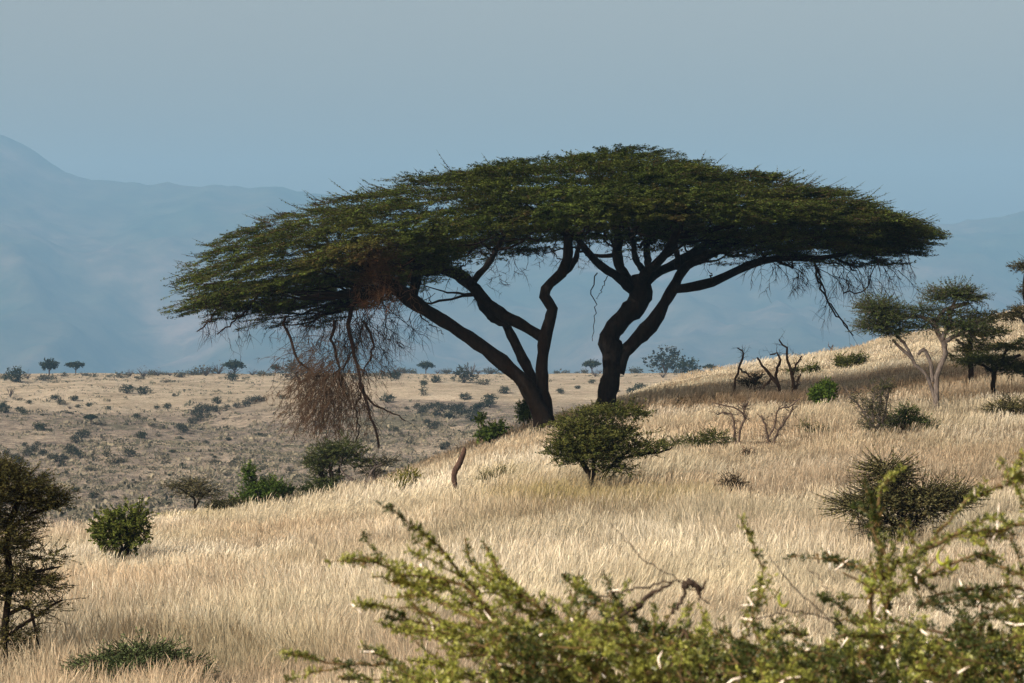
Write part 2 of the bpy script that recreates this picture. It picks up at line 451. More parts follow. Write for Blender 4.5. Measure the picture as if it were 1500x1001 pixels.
def limb(acc, pts, w0, w1, K=22, sides=12, knob=.10, jit=.3):
    a = np.array(pts, float); s = np.linspace(0, 1, len(a)); Yd = Y0 + w0 + (w1 - w0) * s
    P = np.stack([(a[:, 0] - CX) / F * Yd, Yd, -(a[:, 1] - CY) / F * Yd], 1)
    q = resamp(np.column_stack([P, a[:, 2] / F * Yd]), K)
    q[1:-1, :3] += rng.normal(0, .02 * jit, (K - 2, 3))
    q[:, 3] *= .93 + .07 * np.sin(np.arange(K) * 1.7 + w0 * 9); tubes(acc, q[None, :, :3], np.maximum(q[None, :, 3], .01), sides, knob=knob)
    return q


A_ = [(800, 640, 24), (799, 622, 19), (797, 602, 14), (795, 570, 10.5), (794, 540, 9.5), (796, 510, 9.5), (799, 492, 11), (805, 470, 8.5), (809, 451, 9), (797, 434, 8.5), (801, 421, 8), (815, 408, 8), (825, 396, 8.5), (831, 380, 8.5), (832, 360, 7), (834, 335, 6)]
B_ = [(803, 640, 20), (793, 610, 16), (781, 585, 13), (767, 560, 12), (734, 530, 11.5), (702, 505, 10.5), (669, 483, 10.5), (640, 464, 10), (613, 448, 11.5), (594, 434, 12.5), (580, 422, 10), (560, 408, 8), (530, 395, 6), (480, 380, 4)]
B2 = [(602, 440, 8), (608, 418, 8), (610, 398, 7), (600, 378, 5), (590, 358, 4)]
B3 = [(585, 424, 7), (560, 425, 5), (530, 432, 4), (514, 452, 3.5)]
C_ = [(790, 590, 10), (778, 552, 8.5), (764, 523, 8.5), (752, 498, 7.5), (741, 474, 7.5)]
E_ = [(799, 496, 9), (783, 487, 8.5), (764, 475, 8.5), (745, 466, 9.5), (730, 456, 9), (714, 443, 8), (703, 431, 9), (692, 420, 9.5), (680, 408, 10), (660, 398, 9.5), (635, 388, 8), (605, 372, 6), (560, 352, 5)]
E2 = [(745, 474, 8), (727, 468, 8), (714, 458, 7), (704, 442, 7), (696, 424, 7)]
E3 = [(690, 416, 6), (703, 401, 5), (716, 386, 5), (726, 368, 4), (738, 345, 4)]
E4 = [(655, 398, 6), (640, 370, 5), (650, 345, 4)]
A2 = [(818, 404, 6), (834, 393, 5.5), (843, 380, 4.5), (848, 360, 4), (852, 340, 4)]
D_ = [(886, 625, 22), (888, 603, 18), (889, 585, 16), (893, 560, 15), (897, 540, 14.5), (896, 515, 17), (893, 497, 17.5), (899, 483, 15), (912, 468, 15), (928, 452, 17), (938, 436, 18), (938, 418, 17), (936, 402, 12)]
D2 = [(903, 545, 13), (915, 518, 10), (928, 502, 11), (943, 488, 12.5), (957, 472, 12.5), (969, 452, 9.5), (979, 435, 9), (988, 420, 9), (995, 403, 7.5), (1009, 388, 7.5), (1030, 378, 7), (1055, 366, 6), (1085, 350, 5)]
RL = [(985, 424, 7), (1009, 421, 7.5), (1036, 416, 7.5), (1063, 405, 7), (1090, 392, 6.5), (1117, 382, 6), (1150, 379, 5), (1195, 379, 4.5), (1240, 372, 3)]
L1 = [(926, 425, 9), (914, 413, 8), (901, 403, 7), (879, 388, 6.5), (862, 371, 6), (850, 356, 5), (835, 335, 4)]
V1 = [(925, 420, 9), (914, 402, 8), (906, 387, 8), (904, 370, 8), (906, 350, 7), (900, 325, 5)]
M1 = [(938, 415, 10), (947, 398, 8), (963, 384, 7), (979, 366, 7), (990, 345, 6), (1000, 320, 4)]
M2 = [(940, 420, 10), (955, 404, 8), (975, 394, 8), (996, 384, 8), (1021, 367, 8), (1046, 354, 6), (1080, 335, 4)]
M3 = [(946, 400, 6), (936, 388, 5), (930, 375, 5), (928, 358, 4), (922, 340, 4)]
M4 = [(950, 398, 6), (949, 380, 6), (947, 360, 5), (952, 335, 4)]
M5 = [(992, 392, 5), (992, 372, 4.5), (985, 350, 4)]
tl, tr = Acc(), Acc()
sk = []
for acc_, pts, w0, w1 in ((tl, A_, 0, -.4), (tl, B_, -.1, -2.2), (tl, B2, -1.3, .5), (tl, B3, -1.6, -2.2), (tl, C_, .3, .9), (tl, E_, 0, 1.8), (tl, E2, .7, 1.0), (tl, E3, 1.0, -1.5),
                          (tl, E4, 1.2, 4), (tl, A2, -.3, 2.5), (tr, D_, 3, 2.6), (tr, D2, 2.9, 2.2), (tr, RL, 2.5, 1.0), (tr, L1, 2.6, .6), (tr, V1, 2.6, 5.0), (tr, M1, 2.6, -.8),
                          (tr, M2, 2.6, 4.5), (tr, M3, 2.6, -1), (tr, M4, 2.6, 6), (tr, M5, 2.5, .5)):
    q = limb(acc_, pts, w0, w1, K=30 if len(pts) > 9 else 14)
    sk.append((q, acc_))

# crown shape: profiles of top and underside across the frame, metres
XC = (880 - CX) / F * Y0
TU = [245, 262, 282, 312, 350, 400, 440, 500, 560, 600, 650, 700, 750, 800, 850, 900, 950, 985, 1050, 1100, 1150, 1200, 1250, 1300, 1340, 1366, 1384]
TP = [436, 415, 385, 358, 340, 320, 312, 292, 280, 266, 254, 242, 234, 228, 224, 221, 224, 236, 246, 256, 266, 278, 290, 306, 320, 333, 342]
BP = [442, 446, 450, 456, 460, 462, 462, 458, 444, 412, 384, 362, 350, 352, 352, 350, 352, 358, 364, 368, 374, 384, 388, 376, 362, 352, 346]
ul, ur = 254, 1378


def crown_surf(x, w):
    """x, w metres from the crown centre -> r, top z, thickness"""
    al = XC - (ul - CX) / F * Y0; ar = (ur - CX) / F * Y0 - XC
    a = np.where(x < 0, al, ar); bdep = 7.6
    xr = x / a; wr_ = w / bdep; r = np.sqrt(xr ** 2 + wr_ ** 2)
    c2 = np.where(r > 1e-6, xr ** 2 / (r ** 2 + 1e-9), 0)
    us = CX + (XC + np.sign(x) * a * np.minimum(r, 1)) * F / Y0
    zt = -(np.interp(us, TU, TP) - CY) / F * Y0; zb = -(np.interp(us, TU, BP) - CY) / F * Y0
    ztf = -((222 + 100 * np.minimum(r, 1) ** 2.2) - CY) / F * Y0
    th = (zt - zb); thf = 2.0 * (1 - r ** 2) + .35
    return r, zt * c2 + ztf * (1 - c2), th * c2 + thf * (1 - c2)


NPAD, PER = 3400, 12
xx = rng.uniform(-1, 1, NPAD * 2); w_ = rng.uniform(-1, 1, NPAD * 2)
al = XC - (ul - CX) / F * Y0; ar = (ur - CX) / F * Y0 - XC
ok = xx ** 2 + w_ ** 2 < .97; xx, w_ = xx[ok][:NPAD], w_[ok][:NPAD]; NPAD = len(xx)
x = np.where(xx < 0, xx * al, xx * ar); w = w_ * 7.6
r, zt, th = crown_surf(x, w)
lay = rng.uniform(0, 1, NPAD) ** 1.15
lay = np.where(rng.uniform(0, 1, NPAD) < .30, 0, lay); lay = np.where((x < -4) & (rng.uniform(0, 1, NPAD) < .4), rng.uniform(.6, 1.05, NPAD), lay)
zz = zt + .36 * fbm(x, w, 1.3, 42, 3) - .18 - lay * np.maximum(th - .12, .25) * (1 + .18 * fbm(x, w, 1.5, 43, 3))
keep = (fbm(x + 2 * zz, w + zz, 1.8, 44, 3) > -.85 + .30 * (lay > .5) * (x > -4)) & (r < .99 + .05 * fbm(x, w, 1.0, 45, 2))
x, w, zz, r, lay = [np.repeat(a_[keep], PER) for a_ in (x, w, zz, r, lay)]; K = len(x)
pr = np.repeat(rng.uniform(.5, 1.35, K // PER), PER); ptone = np.repeat(rng.uniform(0, 1, K // PER), PER)
da = rng.uniform(0, 2 * np.pi, K); dr = rng.uniform(0, 1, K) ** .7 * .62 * pr
ox, ow = np.cos(da) * dr * 1.1, np.sin(da) * dr; sl = (np.interp(x, [-11, -6, 8, 11], [.30, .16, -.10, -.16]))
x = x + ox; w = w + ow; zz = zz + rng.normal(0, .035, K) + sl * ox - .10 * dr ** 2
P = np.stack([XC + x, Y0 + 1.5 + w, zz], 1)
ub = CX + P[:, 0] / P[:, 1] * F; pb = CY - P[:, 2] / P[:, 1] * F
dirs = norm(np.stack([x / 10, w / 7, np.zeros(K)], 1)) * 1.15 + norm(np.stack([ox, ow, np.zeros(K)], 1)) * .55; dirs = norm(dirs + rng.normal(0, .25, (K, 3)) * [1, 1, 0])
dirs[:, 2] = rng.normal(.02, .10, K) - .26 * np.minimum(r, 1) ** 3 * (x < 0) - .10 * np.minimum(r, 1) ** 3
cols = (np.array(GREEN0) * (1 - ptone[:, None]) + np.array(GREEN1) * ptone[:, None]) * rng.uniform(.75, 1.25, (K, 1))
yel = np.clip(wob(x, w, 3, 46, 8) * .9 + .1, 0, 1)[:, None]
cols = cols * (1 - .45 * yel) + np.array([.115, .105, .028]) * .30 * yel
brn = np.exp(-((ub - 556) / 26) ** 2 - ((pb - 400) / 42) ** 2) + .35 * (rng.uniform(0, 1, K) < .05) + .5 * np.exp(-((ub - 500) / 60) ** 2 - ((pb - 375) / 20) ** 2) * (rng.uniform(0, 1, K) < .5)
brn = np.clip(brn, 0, 1)[:, None]
cols = cols * (1 - brn) + np.array([.09, .052, .028]) * brn
crown, tw = Acc(), Acc()
sprays(crown, tw, P, dirs, rng.uniform(.25, .62, K), rng.uniform(.09, .17, K), 30, .068, cols, lift=.06, thick=.17, twig_r=.005, twig_col=(.035, .028, .022), updown=.28, twig_ext=1.05)
# stray tip twigs along the outline
ks = 420
a_ = rng.uniform(0, 2 * np.pi, ks); rr_ = rng.uniform(.55, 1.0, ks)
xs = np.cos(a_) * rr_; xs = np.where(xs < 0, xs * al, xs * ar); ws = np.sin(a_) * rr_ * 7.6
_, zt2, _ = crown_surf(xs, ws)
P2 = np.stack([XC + xs, Y0 + 1.5 + ws, zt2 + .03 + rng.uniform(-.1, .12, ks)], 1)
D2_ = norm(np.stack([xs / 9, ws / 7, rng.uniform(.0, .35, ks)], 1) + rng.normal(0, .2, (ks, 3)))
sprays(crown, tw, P2, D2_, rng.uniform(.3, .8, ks), rng.uniform(.05, .10, ks), 22, .055, sel_mix(GREEN0, GREEN1, ks), lift=.12, twig_r=.008, twig_col=(.04, .03, .025))
# branch network under the crown
nodesl = np.concatenate([q[:, :3] for q, a in sk]); radl = np.concatenate([q[:, 3] for q, a in sk])
hi_ = nodesl[:, 2] > -(432 - CY) / F * Y0; nodesl = nodesl[hi_]; radl = radl[hi_]
s1 = rng.choice(np.where(lay > .3)[0], 130, replace=False); t1 = P[s1].copy(); t1[:, 2] -= .1
P1, R1 = [], []
for t_ in t1:
    dd = np.linalg.norm((nodesl - t_) * [1, .8, 1.3], axis=1) + np.maximum(0, nodesl[:, 2] - t_[2] + .4) * 2 + rng.uniform(0, 1.6, len(nodesl)); k = int(np.argmin(dd)); a = nodesl[k]
    s_ = np.linspace(0, 1, 12)[:, None]; L_ = np.linalg.norm(t_ - a); pth = a + (t_ - a) * s_; pth[:, 2] -= .03 * L_ * np.sin(np.pi * s_[:, 0] ** .8)
    j_ = np.cumsum(rng.normal(0, .05 * L_ / 3, (12, 3)), 0); pth += j_ * np.sin(np.pi * s_)
    P1.append(pth); R1.append(np.linspace(min(radl[k] * .6, .022 + .011 * L_), .014, 12))
P1, R1 = np.array(P1), np.array(R1); tubes(tw, P1, R1, 6, (.016, .013, .011), knob=.15)
nodesl = np.concatenate([nodesl, P1[:, 2:].reshape(-1, 3)]); radl = np.concatenate([radl, R1[:, 2:].ravel()])
sel = rng.choice(K, 900, replace=False)
tg = P[sel].copy(); tg[:, 2] -= .15
nd, rd = grow(tw, nodesl, radl, tg, K=9, jit=.16, sides=5, rscale=.020, col=(.022, .018, .015), sag=.03, rmin=.012)

# hanging twigs
def droop(acc, S, D, L, K=8, curl=.35, r0=.012, col=(.05, .035, .028), grav=.5, sides=3):
    n = len(S); D = norm(D); P = [S]; d = D; st = L / (K - 1)
    for k in range(K - 1):
        d = norm(d + rng.normal(0, curl, (n, 3)) * .5 + np.array([0, 0, -grav]) * .3)
        P.append(P[-1] + d * st[:, None])
    P = np.stack(P, 1); Rr = np.linspace(1, .25, K)[None] * (r0 * rng.uniform(.6, 1.3, (n, 1)))
    tubes(acc, P, Rr, sides, col)
    return P


def WY(u, py, w): return np.stack([(u - CX) / F * (Y0 + w), Y0 + w + 0 * u, -(py - CY) / F * (Y0 + w)], -1)


hang = Acc()
DK = (.018, .013, .011); RB = (.055, .043, .031)
def hangset(n, u0, u1, p0, p1, L, col, r0=.013, sub=3, w=1.6, curl=.35, grav=.5, side=0.0):
    u = rng.uniform(u0, u1, n); pp = rng.uniform(p0, p1, n); S = WY(u, pp, rng.uniform(-w, w, n))
    D = np.stack([rng.normal(side, .6, n), rng.normal(0, .5, n), rng.uniform(-1, -.2, n)], 1)
    P = droop(hang, S, D, rng.uniform(*L, n), K=9, col=col, r0=r0, curl=curl, grav=grav)
    for s in range(sub):
        k = rng.integers(2, 8, n); S2 = P[np.arange(n), k]
        D2 = norm(P[:, -1] - P[:, 0]) + rng.normal(0, .7, (n, 3))
        droop(hang, S2, D2, rng.uniform(.25, .6, n) * (L[0] + L[1]) * .5, K=6, col=col, r0=r0 * .55, curl=curl, grav=grav)
hangset(16, 300, 470, 425, 452, (.6, 1.5), DK, w=2.6, sub=12)
hangset(26, 440, 600, 430, 480, (.9, 2.0), DK, w=1.6, sub=14, curl=.5)
hangset(16, 470, 570, 420, 460, (1.4, 2.7), DK, w=1.5, sub=16, curl=.4, side=-.3)
hangset(14, 540, 640, 420, 450, (.8, 1.6), DK, w=1.5, sub=8, curl=.5)
hangset(26, 450, 560, 440, 540, (.8, 1.6), (.035, .024, .017), w=1.2, sub=16, curl=.6, r0=.010)
hangset(60, 330, 600, 425, 500, (.3, .9), DK, w=2.2, sub=4, curl=.6, r0=.009)
hangset(14, 560, 700, 400, 430, (.4, 1.0), DK, w=2, sub=6)
hangset(50, 640, 850, 352, 385, (.4, .9), DK, w=3, sub=5, r0=.011, grav=.05, curl=.5)
hangset(12, 690, 770, 385, 420, (.3, .7), DK, w=1.5, sub=6, r0=.010, grav=.15, side=.8)
hangset(90, 860, 1200, 345, 378, (.3, .8), DK, w=3, sub=5, r0=.011, grav=.0, curl=.6)
hangset(16, 1110, 1200, 380, 390, (.4, 1.1), DK, w=1, sub=8, curl=.5)
hangset(30, 1160, 1330, 362, 400, (.5, 1.3), DK, w=2, sub=10, side=.7, curl=.45)
hangset(16, 1200, 1300, 380, 410, (.8, 1.7), DK, w=1, sub=12, side=.6, curl=.35)
def strand(pts, w=-1.5, r=2.5, col=DK, sub=0):
    a = np.array(pts, float); P = WY(a[:, 0], a[:, 1], w); q = resamp(P, 16)
    q[1:-1] += rng.normal(0, .035, (14, 3))
    tubes(hang, q[None], np.linspace(r, r * .45, 16)[None] / F * Y0, 5, col)
    if sub:
        k = rng.integers(2, 15, sub); D = rng.normal(0, 1, (sub, 3)) + np.array([0, 0, -.8])
        Pq = droop(hang, q[k], D, rng.uniform(.25, .9, sub), K=7, col=col, r0=.009)
        k2 = rng.integers(2, 6, sub); droop(hang, Pq[np.arange(sub), k2], D + rng.normal(0, .6, (sub, 3)), rng.uniform(.2, .5, sub), K=5, col=col, r0=.006)
strand([(525, 435), (514, 455), (511, 477), (513, 500), (520, 522), (524, 545), (531, 570), (539, 594), (548, 624), (555, 656)], r=3.4, sub=60)
strand([(419, 463), (420, 486), (430, 512), (443, 534), (457, 548), (478, 552), (500, 540), (515, 515)], r=2.4, sub=14)
strand([(456, 548), (440, 560), (436, 545)], r=2.5)
strand([(526, 560), (542, 588), (566, 602), (594, 617)], r=2, sub=8)
strand([(490, 470), (488, 500), (497, 530), (500, 560), (515, 600)], r=2.5, sub=30)
strand([(532, 470), (545, 500), (540, 530), (530, 552)], r=2.2, sub=20)
strand([(528, 575), (522, 600), (525, 630), (520, 648)], r=1.8, sub=16)
strand([(1193, 385), (1200, 415), (1212, 440), (1228, 465), (1250, 492)], w=1, r=2, sub=10)
strand([(1198, 392), (1208, 430), (1222, 455), (1246, 488)], w=1.1, r=1.6, sub=6)
strand([(1235, 430), (1270, 425), (1275, 400), (1295, 385), (1320, 410)], w=1, r=1.2, sub=10)
strand([(875, 400), (866, 420), (870, 445), (868, 500)], w=1, r=1.0)
strand([(890, 405), (882, 425), (876, 438)], w=1, r=.8)
strand([(330, 430), (310, 465), (288, 486)], w=-1, r=2, sub=8)
strand([(380, 430), (345, 470), (318, 490)], w=-1, r=2, sub=10)
strand([(610, 450), (622, 470), (650, 490)], w=-1, r=1.2, sub=4)
# brown dead tangle at the end of the broken branch
nb = 950
u = np.clip(rng.normal(478, 29, nb), 400, 560); pp = np.clip(rng.normal(566, 34, nb), 478, 622)
S = WY(u, pp, rng.normal(-1.5, .5, nb)); cen = WY(np.array([500.]), np.array([530.]), -1.5)[0]
D = norm(S - cen) + rng.normal(0, .45, (nb, 3)) + np.array([-.15, 0, -.7])
cb = sel_mix((.045, .03, .02), RB, nb, .3)
Pq = droop(hang, S, D, rng.uniform(.35, .95, nb), K=7, col=cb, r0=.009, curl=.5, grav=.35)
for s in range(4):
    k = rng.integers(1, 6, nb); droop(hang, Pq[np.arange(nb), k], D + rng.normal(0, .9, (nb, 3)), rng.uniform(.12, .4, nb), K=5, col=cb * 1.05, r0=.007, curl=.6, grav=.3)
nb = 260   # brown tangle in the crown itself
u = rng.normal(556, 18, nb); pp = rng.uniform(375, 450, nb)
S = WY(u, pp, rng.uniform(-7, -3.5, nb)); S[:, 2] += 0
cb = sel_mix((.04, .026, .017), (.105, .065, .038), nb, .2)
S = WY(u, pp, rng.uniform(-3.4, -2.0, nb))
Pq = droop(hang, S, rng.normal(0, 1, (nb, 3)) + [0, 0, -.6], rng.uniform(.2, .6, nb), K=6, col=cb, r0=.009, curl=.6)
for s in range(3):
    droop(hang, Pq[:, 2 + s], rng.normal(0, 1, (nb, 3)) + [0, 0, -.6], rng.uniform(.12, .3, nb), K=4, col=cb, r0=.006)

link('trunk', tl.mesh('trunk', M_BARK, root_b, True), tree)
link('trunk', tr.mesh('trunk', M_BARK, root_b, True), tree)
link('branches', tw.mesh('branches', M_TWIG, root_b), tree)
link('crown', crown.mesh('crown', M_LEAF, root_b), tree)
o = link('hanging_twigs', hang.mesh('hanging_twigs', M_TWIG, root_b), tree); o['label'] = 'dead brown twigs hanging under the crown'


# ------------------------------------------------------------------ other plants
def plant(name, label, cat, base, stems=(), blobs=(), bark=M_BARK, c0=(.03, .045, .012), c1=(.085, .10, .03), nsp=260, leaf=22, ln=(.14, .32),
          wd=.07, ls=.035, flat=.3, twigs=40, twr=.006, barecol=(.05, .04, .033), bare=0, barelen=(.3, .7), far=False, group=None, Yd=None, auto=0, lift=.12, shell=.45,
          leafmat=M_LEAF, upd=.7, ext=1.1, out=1.0):
    """base (u,py) on the ground; stems: polylines (u,py,r[,w]) in photo pixels at the plant's own distance; blobs (u,py,ru,rp[,weight])"""
    Yp = Yd or locate(base[0], base[1], far)
    px = Yp / F
    O = np.array([(base[0] - CX) * px, Yp, 0]); O[2] = float(ground_z(O[0], O[1]))
    ob = link(name, None, loc=O); tag(ob, label, cat, group)
    tk = Acc(); nodes = []; rads = []
    # real positions: shift so that the drawn base lands on the ground
    dz = O[2] - (-(base[1] - CY) * px)
    def Q(u, py, w=0): return np.array([(u - CX) * px, Yp + w, -(py - CY) * px + dz])
    if 'dead' in name: stems = [[(a_[0], a_[1], a_[2] * .85) + tuple(a_[3:]) for a_ in st_] for st_ in stems]; bare = int(bare * 1.7)
    allst = list(stems)
    bw = [b[4] if len(b) > 4 else 1 for b in blobs]
    for k in range(auto):
        b = blobs[rng.integers(len(blobs))]
        allst.append([(base[0] + rng.uniform(-3, 3), base[1] + 3, 2.2), (base[0] * .6 + b[0] * .4 + rng.uniform(-5, 5), base[1] * .6 + b[1] * .4, 1.8, rng.uniform(-1, 1) * 10), (b[0] + rng.uniform(-.4, .4) * b[2], b[1] + rng.uniform(-.4, .4) * b[3], 1, rng.uniform(-1, 1) * b[2] * .5)])
    for st in allst:
        pp = np.array([list(Q(s[0], s[1], (s[3] * px if len(s) > 3 else 0))) + [s[2] * px] for s in st])
        if abs(st[0][1] - base[1]) < 6: pp[0, 2] -= .12
        q = resamp(pp, 12); q[1:-1, :3] += rng.normal(0, px * .8, (10, 3))
        tubes(tk, q[None, :, :3], np.maximum(q[None, :, 3], .004), 8, barecol, knob=.12)
        nodes.append(q[2:, :3]); rads.append(q[2:, 3])
    if nodes: nodes = np.concatenate(nodes); rads = np.concatenate(rads)
    else: nodes = O[None]; rads = np.array([.02])
    cr = Acc()
    if blobs:
        bw = np.array(bw) * np.array([b[2] * b[3] for b in blobs]) ** .8; bw = bw / bw.sum()
        Ps, Ds = [], []
        for b, wgt in zip(blobs, bw):
            nb = max(4, int(nsp * wgt)); c = Q(b[0], b[1])
            d = norm(rng.normal(0, 1, (nb, 3))); rad = rng.uniform(0, 1, (nb, 1)) ** shell
            lump = 1 + .34 * np.sin(d[:, :1] * 5 + b[0]) * np.cos(d[:, 2:3] * 6 + b[1]) + rng.normal(0, .07, (nb, 1))
            e = np.array([b[2], b[2] * .9, b[3]]) * px
            Ps.append(c + d * rad * e * lump * .88); Ds.append(d * np.array([1, 1, flat]) * out + rng.normal(0, .45, (nb, 3)) * np.array([1, 1, flat + .2]))
        P = np.concatenate(Ps); D = np.concatenate(Ds); k = len(P)
        g = float(np.min(P[:, 2]) - O[2])
        P[:, 2] = np.maximum(P[:, 2], O[2] + .04)
        sprays(cr, tk, P, D, rng.uniform(*ln, k), np.full(k, wd), leaf, ls, sel_mix(c0, c1, k, .2), lift=lift, twig_r=twr * .6, twig_col=barecol, updown=upd, twig_ext=ext)
        if twigs:
            grow(tk, nodes, rads, P[rng.choice(k, min(twigs, k), replace=False)], K=6, jit=.2, sides=4, rscale=.018, col=barecol, rmin=twr)
    if bare:
        kk = rng.integers(0, len(nodes), bare); D = rng.normal(0, 1, (bare, 3)) + np.array([0, 0, .6])
        Pq = droop(tk, nodes[kk], D, rng.uniform(*barelen, bare), K=6, col=barecol, r0=twr * 1.4, grav=-.1, curl=.45)
        for s in range(2): droop(tk, Pq[:, 2 + 2 * s], D + rng.normal(0, .8, (bare, 3)), rng.uniform(*barelen, bare) * .5, K=5, col=barecol, r0=twr, grav=0, curl=.5)
    if tk.n:
        part = 'trunk' if (stems or not blobs) else 'stems'
        if not blobs:
            bpy.data.objects.remove(ob); me = tk.mesh(name, bark, O, True); ob = link(name, me, loc=O); tag(ob, label, cat, group); return ob
        link(part, tk.mesh(part, bark, O, True), ob)
    if blobs: link('crown' if stems else 'foliage', cr.mesh('foliage', leafmat, O), ob)
    return ob


GR0, GR1 = (.026, .040, .012), (.075, .090, .030)
plant('acacia_shrub', 'dense windswept green thorn shrub in front of the big acacia trunks', 'shrub', (868, 722),
      stems=[[(868, 722, 5), (866, 702, 4.5), (856, 682, 4), (840, 660, 3)], [(870, 722, 4), (882, 700, 3.5), (900, 678, 3), (925, 660, 2)], [(868, 706, 3), (870, 680, 3), (872, 640, 2)], [(900, 678, 2), (930, 668, 2), (970, 662, 1.5), (985, 655, 1)]],
      blobs=[(842, 622, 34, 12), (885, 604, 44, 10), (926, 605, 30, 8), (858, 642, 52, 13), (905, 637, 44, 11), (828, 660, 32, 16), (872, 668, 40, 14), (925, 661, 42, 8), (900, 686, 34, 8, .8), (955, 652, 26, 6), (850, 655, 40, 30, .8), (880, 640, 50, 32, .9)], c0=(.035, .05, .014), c1=(.10, .115, .036), nsp=2600, leaf=22, twigs=110, ls=.038)
plant('low_thorn_bush', 'low dark thorn bush leaning right between the green shrub and dead saplings', 'shrub', (1030, 662), blobs=[(988, 655, 20, 9), (1015, 650, 22, 8), (1045, 642, 24, 10)], auto=5, nsp=420, leaf=16, bare=20)
plant('pale_barked_tree', 'small tree with pale forked trunk and ragged dark green crown on the right slope', 'tree', (1372, 600),
      stems=[[(1373, 602, 5), (1371, 572, 4), (1373, 546, 4), (1383, 528, 4), (1385, 510, 4), (1374, 490, 3.8), (1370, 474, 3.4), (1379, 459, 3), (1397, 450, 3.5), (1418, 445, 2.5)],
             [(1370, 585, 3), (1363, 565, 2.6), (1353, 547, 2.6), (1337, 528, 2.4), (1319, 510, 2.2), (1308, 498, 2)], [(1366, 560, 3), (1364, 535, 3), (1353, 512, 2.5), (1345, 520, 2)],
             [(1384, 512, 4), (1385, 501, 4), (1400, 492, 3), (1418, 483, 3), (1432, 470, 2)], [(1372, 480, 4), (1355, 466, 3), (1340, 465, 2.5), (1318, 468, 2)], [(1378, 500, 4), (1390, 478, 3.5), (1392, 460, 3), (1400, 440, 2)],
             [(1337, 528, 2.5), (1325, 505, 2), (1310, 485, 2)]],
      blobs=[(1286, 450, 34, 14), (1300, 466, 38, 14), (1280, 478, 26, 12, .8), (1312, 486, 22, 10, .6), (1350, 455, 26, 9, .6), (1396, 428, 36, 9), (1420, 437, 24, 7), (1372, 440, 20, 7, .6), (1415, 478, 38, 10), (1385, 470, 26, 10, .5), (1350, 478, 22, 8, .5), (1400, 458, 26, 7, .4)],
      bark=M_PALE, c0=(.022, .036, .012), c1=(.055, .08, .026), nsp=2700, leaf=20, ls=.042, twigs=150, barecol=(.07, .065, .06), bare=60, ln=(.2, .5), shell=.8)
plant('thorn_tree', 'shaded green thorn tree just behind the pale-barked tree', 'tree', (1421, 562),
      stems=[[(1421, 563, 4.5), (1422, 540, 4), (1420, 510, 4), (1424, 485, 3), (1440, 470, 2.5)], [(1421, 515, 3), (1410, 505, 2), (1400, 498, 2)]],
      blobs=[(1440, 468, 26, 12), (1425, 510, 26, 12), (1405, 525, 16, 8, .6), (1460, 488, 22, 8), (1430, 492, 22, 10)], nsp=900, leaf=18, ls=.045, twigs=60)
plant('thorn_tree', 'flat-topped layered dark thorn tree leaning out at the right edge', 'tree', (1454, 582),
      stems=[[(1454, 583, 4), (1456, 560, 3.5), (1457, 543, 3.5), (1470, 530, 3), (1495, 520, 2)], [(1457, 548, 3), (1440, 535, 2), (1425, 528, 1.5)], [(1468, 530, 2), (1474, 512, 2), (1490, 502, 1.5)], [(1470, 534, 2), (1510, 534, 2)]],
      blobs=[(1448, 527, 34, 9), (1482, 537, 36, 11), (1520, 542, 34, 12), (1480, 508, 34, 7), (1512, 500, 26, 6), (1425, 530, 16, 6)], c0=(.02, .03, .010), c1=(.05, .065, .02), nsp=1500, leaf=18, ls=.045, twigs=90, flat=.12)
plant('thorn_tree', 'tall thorn tree with a high flat crown cut by the right edge of the photo', 'tree', (1530, 570),
      stems=[[(1530, 572, 5), (1524, 530, 4), (1512, 480, 4), (1500, 430, 3), (1502, 400, 2)], [(1512, 480, 3), (1490, 462, 2), (1478, 458, 1.5)]],
      blobs=[(1504, 391, 26, 8), (1535, 396, 30, 9), (1512, 424, 20, 12, .6), (1478, 463, 22, 7), (1500, 455, 20, 7), (1540, 450, 30, 16)], c0=(.03, .035, .016), c1=(.075, .07, .035), nsp=1200, leaf=16, ls=.045, twigs=70, bare=20, flat=.15)
G2a, G2b = (.035, .070, .012), (.085, .14, .026)
plant('round_bush', 'round bright green bush alone on the right slope', 'bush', (1207, 594), blobs=[(1207, 578, 18, 14), (1212, 570, 12, 10), (1198, 580, 11, 11)], auto=4, c0=G2a, c1=G2b, nsp=520, leaf=20, ls=.05, ln=(.1, .2), flat=.8)
plant('scraggly_shrub', 'tall scraggly half-bare shrub with a pale stem below the pale-barked tree', 'shrub', (1286, 642),
      stems=[[(1287, 642, 2.5), (1288, 615, 2.2), (1289, 590, 2), (1293, 566, 1.5)], [(1285, 640, 2), (1272, 615, 1.6), (1255, 590, 1.2), (1243, 582, 1)], [(1286, 636, 2), (1296, 605, 1.5), (1302, 570, 1)], [(1284, 640, 2), (1278, 600, 1.5), (1282, 575, 1)]],
      blobs=[(1291, 572, 14, 12, .6), (1281, 598, 15, 16), (1258, 585, 10, 9, .7), (1298, 565, 9, 6), (1282, 622, 22, 14)], bark=M_PALE, c0=GR0, c1=(.07, .075, .035), nsp=520, leaf=12, twigs=60, bare=90, barelen=(.2, .6), barecol=(.12, .10, .08))
plant('leafy_bush', 'spreading leafy green bush at the foot of the pale-barked tree', 'bush', (1330, 632), blobs=[(1330, 616, 24, 11), (1345, 620, 20, 9), (1328, 604, 11, 9), (1308, 620, 14, 9), (1360, 624, 12, 6)], auto=6, c0=(.03, .055, .014), c1=(.075, .11, .03), nsp=620, leaf=16, bare=10)
plant('low_bush', 'wide low grey-green bush at the right edge of the slope', 'bush', (1475, 612), blobs=[(1462, 600, 22, 10), (1488, 594, 24, 13), (1515, 600, 24, 13)], auto=6, c0=(.05, .055, .022), c1=(.12, .12, .05), nsp=620, leaf=14, bare=30)
